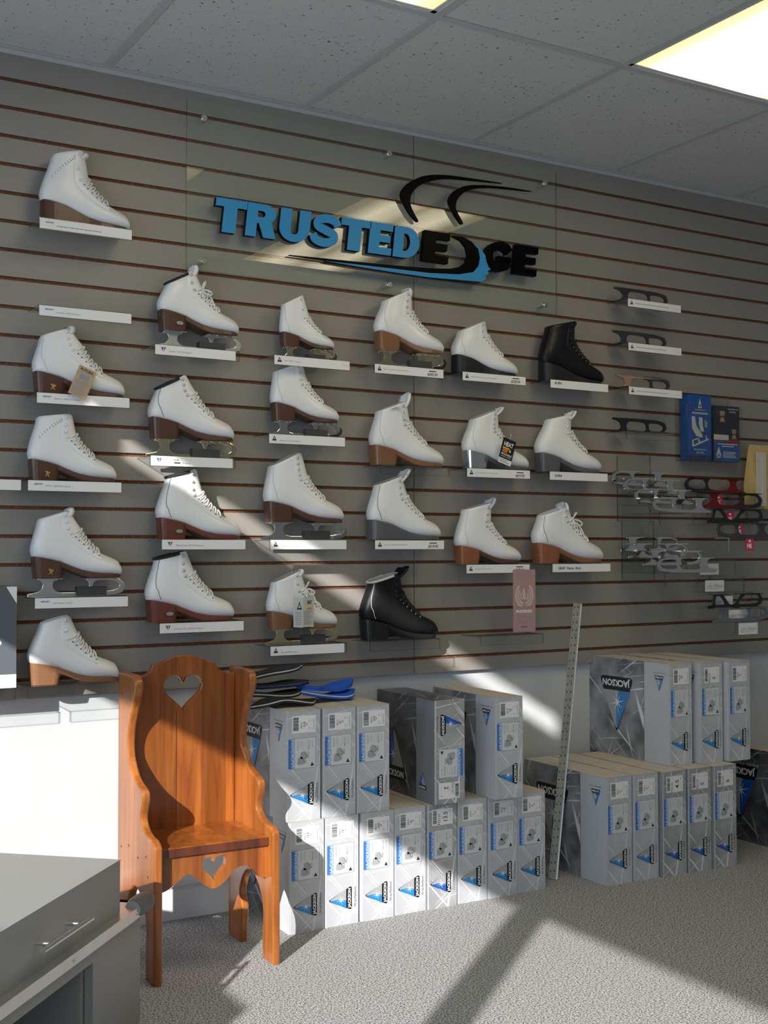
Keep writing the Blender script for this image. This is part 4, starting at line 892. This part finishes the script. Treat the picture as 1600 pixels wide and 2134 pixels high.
wv = lambda a, ph=0, b_=0: (lambda s: a*(1-math.cos(2*math.pi*(s+ph)))/2+b_*s*s)
insole('black insole with wavy white edge, lowest of the pile nearest the chair', (0, 0), -.25, .5915, .22, math.radians(12), 'foam_black', 'felt_white', wv(.014, .1)).location.x = 1.475
insole('black insole with white edge lying flat in the middle of the pile', (0, 0), -.20, .611, .22, math.radians(8), 'foam_black', 'felt_white', wv(.010, .35)).location.x = 1.455
insole('black insole with blue sheen folded under the raised one', (0, 0), -.17, .6345, .22, math.radians(-4), 'foam_black', 'felt_blue', wv(.006, .6)).location.x = 1.478
insole('black insole with straight white edge, tilted up on top of the pile', (0, 0), -.16, .6535, .24, math.radians(6), 'foam_black', 'felt_white', lambda s: .002*s, .12).location.x = 1.462
insole('bright blue insole with curled-up heel, underneath its pair', (0, 0), -.20, .5925, .20, math.radians(14), 'foam_blue', 'felt_white', lambda s: .026*(1-s)**2+.022*max(0, s-.62)**1.2*2).location.x = 1.640
insole('bright blue insole with curled-up heel, on top of its pair', (0, 0), -.17, .612, .20, math.radians(10), 'foam_blue', 'felt_blue', lambda s: .018*(1-s)**2+.03*max(0, s-.6)**1.1*2).location.x = 1.645

# ------------------------------------------------------------------ steel ruler leaning on the boxes
rb, rc = Vector((2.389, -.268, .001)), Vector((2.468, -.222, .327)); rd = (rc-rb).normalized(); RL = .875
ru = thing('steel_ruler', 'long perforated steel ruler leaning between the two box stacks', 'ruler', rb)
rn = Vector((-.55, -.80, 0)); rn = (rn-rd*rn.dot(rd)).normalized(); rw = rd.cross(rn).normalized()
if rw.x < 0: rw = -rw
RW = .024
def rp(a, b_, c): return rd*a+rw*b_+rn*c
b = MB(); b.box(0, RL, -RW/2, RW/2, 0, .0022, 'ruler', lambda p: rp(*p)); b.box(0, RL, RW/2-.003, RW/2+.002, -.0005, .0026, 'paper', lambda p: rp(*p)) if False else None
rbody = b.build('strip', ru)
b = MB()
for i in range(1, 35):
    a = i*.0254; b.box(a-.0055, a-.0005, -RW*.36, -RW*.22, .0022, .0025, 'ink', lambda p: rp(*p)); b.box(a-.004, a+.002, RW*.14, RW*.28, .0022, .0025, 'ink', lambda p: rp(*p))
    if i % 3 == 0: put_text(b, str(i), rp(a+.004, -RW*.1, .0026), rw, rd, .006, 'ink')
b.build('markings', rbody)
b = MB(); b.box(0, RL, RW/2, RW/2+.004, 0, .004, 'aluminium', lambda p: rp(*p)); b.build('edge_rib', ru)

# ------------------------------------------------------------------ low display bench with a drawer unit
KX, KY = .907, -.710
bench = thing('display_bench', 'low grey bench with aluminium trim and dark open compartment', 'bench', (KX, KY, 0), math.radians(-132.4))
BL, BD, BH = 1.25, .50, .255
b = MB(); b.box(0, BL, -BD, -.018, .225, .243, 'cabinet_grey'); b.box(0, .018, -BD, 0, 0, .225, 'cabinet_grey'); b.box(BL-.018, BL, -BD, 0, 0, .225, 'cabinet_grey'); b.box(.018, BL-.018, -BD, -BD+.018, 0, .225, 'cabinet_dark'); b.box(.018, BL-.018, -BD+.018, -.02, .0, .02, 'cabinet_dark')
b.build('carcass', bench)
b = MB(); b.box(.018, .235, -.018, 0, 0, .236, 'cabinet_grey'); b.build('front_panel', bench)
b = MB(); b.box(.235, BL-.018, -.018, 0, .205, .236, 'cabinet_grey'); b.build('rail', bench)
b = MB(); b.box(.017, .25, -.36, -.02, .02, .224, 'cabinet_dark'); b.build('compartment_wall', bench)
b = MB(); b.box(-.012, BL, -.012, .010, .2335, .2565, 'aluminium'); b.box(-.012, .006, -BD, -.012, .2335, .2565, 'aluminium'); b.box(-.012, BL, -.055, -.012, .2430, .2565, 'aluminium'); b.build('aluminium_trim', bench)
for xs in (.04, .34, .62):
    b = MB(); b.tube([(xs, .010, .245), (xs, .0118, .245)], .0035, 'screw', 8); b.build('screw', bench)
b = MB(); rr = []
for i in range(9):
    k = i/8; x = -.052+.085*k; r_ = .021*(1-(abs(2*k-1))**4*.22)
    rr.append([(x, -.004+r_*math.copysign(abs(math.cos(a*math.pi/8))**.7, math.cos(a*math.pi/8)), .250+r_*.95*math.copysign(abs(math.sin(a*math.pi/8))**.7, math.sin(a*math.pi/8))) for a in range(16)])
b.loft(rr, 'bumper'); bp = b.build('corner_bumper', bench)
b = MB(); b.tube([(.032, -.004, .250), (.036, -.004, .250)], .0175, 'bumper_cap', 14); b.build('bumper_cap', bp)
du = thing('drawer_unit', 'grey laminate drawer unit with a steel bar handle standing on the bench', 'drawer unit', (KX, KY, .2567), math.radians(-132.4))
b = MB(); b.box(.0765, 1.1, -.47, -.032, 0, .110, 'cabinet_grey'); b.build('body', du)
b = MB(); b.box(.0765, 1.1, -.0315, -.014, .0, .1085, 'cabinet_grey'); dr = b.build('drawer_front', du)
b = MB(); b.box(.075, 1.1, -.472, -.0135, .1088, .1105, 'cabinet_grey'); b.build('top', du)
b = MB(); b.tube([(.285, .020, .052), (.485, .020, .052)], .0062, 'steel_brushed', 12)
for x in (.325, .445): b.tube([(x, -.014, .052), (x, .020, .052)], .0045, 'steel_brushed', 10)
b.build('handle', dr)

# ------------------------------------------------------------------ grey carton on the shelf by the picture edge
z6 = SH['S6b'][2]
ct = thing('carton', 'grey and white carton on a clear shelf beside the sunlit boot', 'box', (.665, -.056, z6+.0004), 0)
b = MB(); b.box(-.122, .122, -.048, .048, 0, .258, 'outer_grey'); b.build('body', ct)
b = MB(); b.box(-.1222, .1222, -.0485, -.048, 0, .034, 'paper'); b.poly([(.1222, -.0484, .258), (.1222, -.0484, .214), (.095, -.0484, .258)], 'paper'); b.poly([(.04, -.0484, .045), (.085, -.0484, .115), (.055, -.0484, .165), (.01, -.0484, .12)], 'paper'); b.build('printing', ct)

# ------------------------------------------------------------------ loose blades
def loose(name, label, x, y, z, L, m, m2=None, mirror=False, upside=False, tilt=0, group=None, thick=1.0, style=0):
    """x = left end, z = lowest point"""
    t = thing(name, label, 'skate blade', (x, y, z), 0, group); me = _blr
    if style: me = _bl2
    sx = -1 if mirror else 1
    def tr(p):
        a, c = p[0]*L, p[1]*L
        if mirror: a = 1.06*L-a
        else: a = a+.03*L
        if upside: c = .2*L-c
        ca, sa = math.cos(tilt), math.sin(tilt); return (a*ca-c*sa, -p[2]*L*.55*thick, a*sa+c*ca)
    b = MB(); b.mesh(me, m, tr)
    if m2:
        xs = [v[0] for v in b.v]; mid = (min(xs)+max(xs))/2; j = b.mid(m2)
        for i, f in enumerate(b.f):
            if sum(b.v[k][0] for k in f)/len(f) > mid: b.mi[i] = j
    b.build('runner', t)
    for xa, xc, hw in ((.06, .33, .070), (.58, .97, .085)):
        b = MB(); b.box(xa, xc, .188, .1965, -hw/.55, hw/.55, 'chrome' if m == 'chrome_dark' else (m2 or m), lambda p: tr(p)); b.build('mounting_plate', t)
    return t
BL2 = [(-.03, .0), (.5, -.005), (.93, .010), (1.03, .05), (1.05, .10), (1.03, .15), (.99, .196), (.66, .196), (.62, .18), (.50, .06), (.44, .045), (.38, .06), (.28, .18), (.25, .196), (.10, .196), (.085, .17), (.06, .05), (-.03, .035)]
_bl2 = flat([BL2, smooth_poly([(.12, .06), (.13, .15), (.16, .17), (.22, .16), (.30, .06), (.2, .05)], 3), smooth_poly([(.57, .06), (.68, .16), (.74, .175), (.93, .17), (.98, .13), (.95, .07), (.8, .05)], 3)], .030, .008)
LP = 'dark chromed loose blade lying plates-down '
for key, lab, ti, m, m2 in (('S25', 'dark grey loose blade on the shelf nearest the ceiling', -.10, 'blade_dark', None), ('S26', 'dark grey loose blade between the highest one and the copper toned one', -.10, 'blade_dark', None), ('S27', 'half copper toned, half dark loose blade on a clear shelf', -.09, 'blade_copper_tone', 'blade_dark'), ('S28', 'black loose blade on a bare shelf beside the brochure holder', -.03, 'blade_black', None)):  # third blade: left half copper toned, right half dark
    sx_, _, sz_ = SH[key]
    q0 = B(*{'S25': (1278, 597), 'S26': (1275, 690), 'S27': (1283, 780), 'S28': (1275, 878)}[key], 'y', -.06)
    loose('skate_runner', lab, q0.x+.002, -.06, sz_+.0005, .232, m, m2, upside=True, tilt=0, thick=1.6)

def rack(where, x0, w_, tiers, tagkind=None, tags=(), ords=('rearmost', 'second from the wall', 'third from the wall', 'outermost'), plate=True):
    """clear stepped holder: a plate on the wall and one bracket for each tier"""
    if plate:
        zb0 = tiers[-1][1]-.03; t = thing('wall_plate', 'clear acrylic plate on the slatted wall behind '+where, 'plate', (x0+w_/2, 0, zb0), 0); top = tiers[0][1]+.11-zb0
        b = MB(); b.box(-w_/2, w_/2, -.004, -.0005, 0, top, 'acrylic'); b.build('sheet', t)
        for s in (-1, 1): b = MB(); b.box(s*w_/2-.001, s*w_/2+.001, -.0045, -.0005, 0, top, 'acrylic_edge'); b.build('polished_edge', t)
    for i, (y, z) in enumerate(tiers):
        zz = z-.0015; hh = (z-tiers[i+1][1]) if i+1 < len(tiers) else .045
        hh = max(hh, .024 if not tagkind else .044)
        t = thing('blade_bracket', 'clear acrylic step, '+ords[i]+', of '+where, 'bracket', (x0+w_/2, 0, zz-hh), 0, 'clear steps of '+where)
        b = MB(); b.box(-w_/2, w_/2, y-.0125, -.005, hh-.003, hh, 'acrylic'); b.build('step', t)
        b = MB(); b.box(-w_/2, w_/2, y-.0155, y-.0125, 0, hh, 'acrylic'); b.box(-w_/2, w_/2, y-.0160, y-.0155, hh-.0016, hh, 'acrylic_edge'); b.build('riser', t)
        for s in (-1, 1): b = MB(); b.box(s*w_/2-.002, s*w_/2+.002, y-.0165, y-.0125, 0, hh, 'acrylic_edge'); b.build('riser_edge', t)
        if not tagkind: continue
        px, py = tags[i]; yt = y-.0172; c = B(px, py, 'y', yt); lx, lz = c.x-(x0+w_/2), min(max(c.z-(zz-hh), .0215), hh-.022)
        b = MB(); q = MB()
        if tagkind == 'mk':
            b.box(lx-.020, lx+.020, yt, yt+.0006, lz-.021, lz+.021, 'tag_pink'); put_text(q, 'MK', (lx, yt-.0003, lz-.012), (1, 0, 0), (0, 0, 1), .016, 'paper', width=.028, center=True, bold=.05)
            q.poly([(lx-.005, yt-.0003, lz+.009), (lx+.005, yt-.0003, lz+.009), (lx+.007, yt-.0003, lz+.014), (lx, yt-.0003, lz+.0175), (lx-.007, yt-.0003, lz+.014)], 'paper')
        else:
            b.box(lx-.047, lx+.047, yt, yt+.0006, lz-.020, lz+.020, 'paper'); put_text(q, 'John Wilson', (lx, yt-.0003, lz-.006), (1, 0, 0), (0, 0, 1), .013, 'ink_grey', width=.080, center=True, shear=.35); q.box(lx-.038, lx+.02, yt-.0004, yt-.0002, lz-.011, lz-.0098, 'ink_grey')
        tg = b.build('brand_tag', t); q.build('printing', tg)['kind'] = 'stuff'
TA = [(-.05, 1.243), (-.10, 1.216), (-.15, 1.178), (-.20, 1.148)]
rack('the upper chromed blades', 2.90, .155, TA)
for i, (y, z) in enumerate(TA):
    c = B([1272, 1297, 1320, 1357][i], 1000, 'y', y)
    loose('skate_runner', ['chromed loose blade, rearmost on the upper clear rack', 'chromed loose blade, second from the wall on the upper rack', 'chromed loose blade, third from the wall on the upper rack', 'chromed loose blade, outermost on the upper rack'][i], c.x, y, z, .252, 'chrome_dark', mirror=True, group='chromed blades on the upper rack')
TB = [(-.05, 1.226), (-.10, 1.170), (-.15, 1.114), (-.20, 1.062)]
rack('the pink-tagged blades', 3.225, .20, TB, 'mk', [(1497, 1044), (1521, 1079), (1540, 1106), (1562, 1142)], plate=False)
for i, (px, m, m2, mir, st) in enumerate(((1425, 'blade_black', 'blade_red', True, 0), (1462, 'blade_red', 'blade_black', False, 0), (1472, 'blade_black', None, False, 1), (1491, 'blade_dark', None, True, 0))):
    y, z = TB[i]; c = B(px, 1030, 'y', y)
    loose('skate_runner', ['black and red loose blade closest to the brochure holder', 'red and black loose blade in front of the first red one', 'black loose blade with curved cutouts above a pink tag', 'dark steel loose blade, outermost on the pink-tagged rack'][i], c.x, y, z, .285 if i < 2 else .262, m, m2, mirror=mir, style=st)
TC = [(-.05, 1.013), (-.10, .990), (-.15, .965), (-.20, .941)]
rack('the lower chromed blades', 2.92, .15, TC, plate=True)
for i, (px, mir) in enumerate(((1293, False), (1309, False), (1339, False), (1366, True))):
    y, z = TC[i]; c = B(px, 1150, 'y', y)
    loose('skate_runner', ['chromed loose blade, rearmost on the lower clear rack', 'chromed loose blade, second from the wall on the lower rack', 'chromed loose blade, third from the wall on the lower rack', 'chromed loose blade, outermost on the lower rack'][i], c.x, y, z, .258, 'chrome_dark', mirror=mir, group='chromed blades on the lower rack')
TD = [(-.05, .985), (-.09, .925), (-.13, .868), (-.17, .812), (-.21, .766)]
rack('the white-tagged blades', 3.245, .17, TD, 'jw', [(1478, 1186), (1489, 1221), (1507, 1254), (1538, 1287), (1559, 1323)], ords=('rearmost', 'second from the wall', 'third from the wall', 'second from the outside', 'outermost'), plate=False)
for y, z, px, m, st, lab in ((-.17, .812, 1474, 'blade_black', 1, 'black loose blade with curved cutouts in front of a white signature tag'), (-.21, .766, 1485, 'blade_grey', 0, 'blue grey loose blade resting on the lowest signature-tagged step')):
    c = B(px, 1280, 'y', y); loose('skate_runner', lab, c.x, y, z, .255, m, style=st)

# ------------------------------------------------------------------ brochures, card, packet
bh = thing('brochure_holder', 'clear acrylic holder on the slatted wall for two brochures', 'brochure holder', (3.320, 0, 1.345), 0)
b = MB(); b.box(-.142, .142, -.004, -.0005, 0, .245, 'acrylic'); b.build('back_plate', bh)
b = MB(); b.box(-.142, .142, -.062, -.060, .0, .20, 'acrylic'); b.box(-.142, .142, -.060, -.004, -.002, 0, 'acrylic'); b.box(-.142, -.140, -.060, -.004, 0, .20, 'acrylic'); b.box(.140, .142, -.060, -.004, 0, .20, 'acrylic'); b.build('pocket', bh)
b = MB(); b.tube([(-.142, -.005, .24), (-.142, -.062, .20), (-.142, -.062, .0), (-.142, -.004, .0)], .0011, 'acrylic_edge', 5); b.build('polished_edge', bh); b = MB(); b.tube([(-.09, -.062, .20), (.142, -.062, .20)], .0009, 'acrylic_edge', 5); b.build('polished_edge', bh)
br = thing('brochure', 'blue brochure with a picture of white skates in the clear holder', 'brochure', (3.252, -.034, 1.3455), 0)
b = MB(); b.box(-.056, .056, -.020, .022, 0, .238, 'brochure_blue'); body = b.build('pages', br); q = MB(); y = -.0204
q.poly([(-.010, y, .190), (.010, y, .190), (0, y, .225)], 'pale_print'); q.poly([(-.004, y-.0002, .195), (.004, y-.0002, .195), (0, y-.0002, .207)], 'brochure_navy')
for i, z in enumerate((.182, .172, .168)): q.box(-.04+.015*(i == 0), .04-.015*(i == 0), y-.0002, y, z, z+.0025, 'pale_print')
q.poly([(-.042, y, .158), (-.026, y, .160), (-.018, y, .125), (.012, y, .092), (.010, y, .082), (-.020, y, .088), (-.040, y, .115)], 'pale_print'); q.poly([(-.005, y, .158), (.012, y, .155), (.014, y, .125), (.020, y, .105), (.004, y, .104), (-.006, y, .130)], 'pale_print')
q.poly([(.022, y, .150), (.038, y, .140), (.035, y, .118), (.024, y, .122)], 'ink_grey'); q.poly([(-.040, y, .052), (-.036, y, .047), (.042, y, .075), (.044, y, .082)], 'pale_print'); q.poly([(-.040, y, .052), (-.032, y, .054), (-.034, y, .070), (-.040, y, .070)], 'pale_print'); q.poly([(-.008, y, .062), (.0, y, .065), (-.004, y, .078), (-.010, y, .078)], 'pale_print'); q.poly([(-.040, y, .068), (-.008, y, .078), (-.010, y, .082), (-.040, y, .072)], 'pale_print'); q.poly([(.030, y, .074), (.037, y, .076), (.030, y, .092), (.026, y, .090)], 'pale_print')
put_text(q, 'PERFORMANCE', (0, y-.0002, .036), (1, 0, 0), (0, 0, 1), .005, 'pale_print', width=.062, center=True, bold=.02); put_text(q, 'O V O S', (0, y-.0002, .024), (1, 0, 0), (0, 0, 1), .007, 'pale_print', width=.036, center=True, bold=.04)
q.box(-.056, .056, y, y+.0002, 0, .018, 'brochure_navy'); q.build('printing', body)
b2 = thing('brochure', 'dark brochure with two portraits and a blue lower half', 'brochure', (3.387, -.034, 1.3455), 0)
b = MB(); b.box(-.066, .066, -.020, .020, 0, .205, 'brochure_black'); body = b.build('pages', b2); q = MB()
q.box(-.066, .066, y, y+.0002, 0, .072, 'brochure_blue'); q.box(-.066, .01, y, y+.0002, .079, .098, 'pale_print'); q.box(-.066, .02, y, y+.0002, .072, .079, 'brochure_red')
def face(cx, cz, k, m):
    q.poly([(cx+.013*k*math.cos(a*math.pi/7), y-.0002, cz+.018*k*math.sin(a*math.pi/7)) for a in range(14)], 'skin_print'); q.poly([(cx-.006*k, y-.0002, cz-.012*k), (cx+.006*k, y-.0002, cz-.012*k), (cx+.014*k, y-.0002, cz-.034*k), (cx-.014*k, y-.0002, cz-.034*k)], 'skin_print')
    q.poly([(cx+.0135*k*math.cos(a*math.pi/8), y-.0004, cz+.006*k+.013*k*math.sin(a*math.pi/8)) for a in range(9)], 'brochure_black'); q.poly([(cx-.034*k, y-.0001, cz-.055*k), (cx+.034*k, y-.0001, cz-.055*k), (cx+.026*k, y-.0001, cz-.036*k), (cx-.026*k, y-.0001, cz-.036*k)], m)
face(-.022, .180, 1.0, 'brochure_black'); face(.038, .115, .9, 'brochure_red')
put_text(q, 'PERFORMANCE', (.034, y-.0002, .192), (1, 0, 0), (0, 0, 1), .005, 'pale_print', width=.052, center=True, bold=.03); put_text(q, 'OVOS', (.030, y-.0002, .181), (1, 0, 0), (0, 0, 1), .006, 'pale_print', width=.034, center=True, bold=.03)
q.poly([(-.055, y-.0002, .020), (-.046, y-.0002, .020), (-.042, y-.0002, .030), (-.036, y-.0002, .020), (-.028, y-.0002, .020), (-.042, y-.0002, .055)], 'pale_print'); put_text(q, 'APEX', (-.042, y-.0002, .012), (1, 0, 0), (0, 0, 1), .006, 'pale_print', width=.024, center=True, bold=.05)
for i in range(5): q.box(-.02, .05-.006*(i % 3), y-.0002, y, .014+i*.005, .016+i*.005, 'ink_pale')
for i in range(2): q.box(-.045+.02*i, .055-.02*i, y-.0002, y, .062-i*.008, .065-i*.008, 'ink_pale')
q.build('printing', body)
pc = thing('hanging_card', 'pink printed card with a winged emblem hanging below a price strip', 'card', (2.404, -.1135, .755), 0)
b = MB(); b.box(-.045, .045, 0, .0008, 0, .201, 'pink_card'); body = b.build('card', pc); q = MB(); y = -.0003
for s in (-1, 1):
    for j, (r0, r1) in enumerate(((.030, .037), (.021, .027), (.012, .017))):
        pts = [(s*r1*math.cos(math.radians(a)), y, .118+r1*1.15*math.sin(math.radians(a))) for a in range(-80, 55-j*12, 12)]; pts += [(s*r0*math.cos(math.radians(a)), y, .118+r0*1.15*math.sin(math.radians(a))) for a in range(54-j*12, -81, -12)]; q.poly(pts, 'pink_pale')
q.poly([(-.006, y, .10), (.006, y, .10), (.004, y, .132), (-.002, y, .142), (-.008, y, .132)], 'pink_pale')
put_text(q, 'PHOENIX', (0, y, .062), (1, 0, 0), (0, 0, 1), .009, 'paper', width=.066, center=True, bold=.04)
for z, hw in ((.188, .03), (.183, .034), (.176, .03), (.080, .032), (.075, .028), (.050, .03), (.046, .026), (.036, .03), (.032, .028), (.028, .02)): q.box(-hw, hw, y, y+.0002, z, z+.0018, 'ink_grey')
put_text(q, 'Jackson', (0, y, .014), (1, 0, 0), (0, 0, 1), .006, 'ink', center=True, shear=.3); q.build('printing', body)
c0 = B(1571, 1060, 'y', -.09); c1 = B(1571, 925, 'y', -.09)
yp = thing('accessory_packet', 'yellow accessory packet hanging at the end of the blade display', 'packet', (c0.x+.09, -.06, c0.z), 0)
b = MB(); b.loft([[(-.085, -.022, 0), (.085, -.022, 0), (.085, .02, 0), (-.085, .02, 0)], [(-.09, -.03, .09), (.09, -.03, .09), (.09, .02, .09), (-.09, .02, .09)], [(-.085, -.015, c1.z-c0.z-.03), (.085, -.015, c1.z-c0.z-.03), (.085, .004, c1.z-c0.z-.03), (-.085, .004, c1.z-c0.z-.03)], [(-.08, -.002, c1.z-c0.z), (.08, -.002, c1.z-c0.z), (.08, .001, c1.z-c0.z), (-.08, .001, c1.z-c0.z)]], 'packet_yellow', False); bd = b.build('pouch', yp)
b = MB(); b.box(-.078, -.028, -.034, -.030, .01, c1.z-c0.z-.03, 'packet_pale'); b.box(-.057, -.045, -.0345, -.034, .05, c1.z-c0.z-.05, 'ink_pale'); b.build('insert_card', bd)
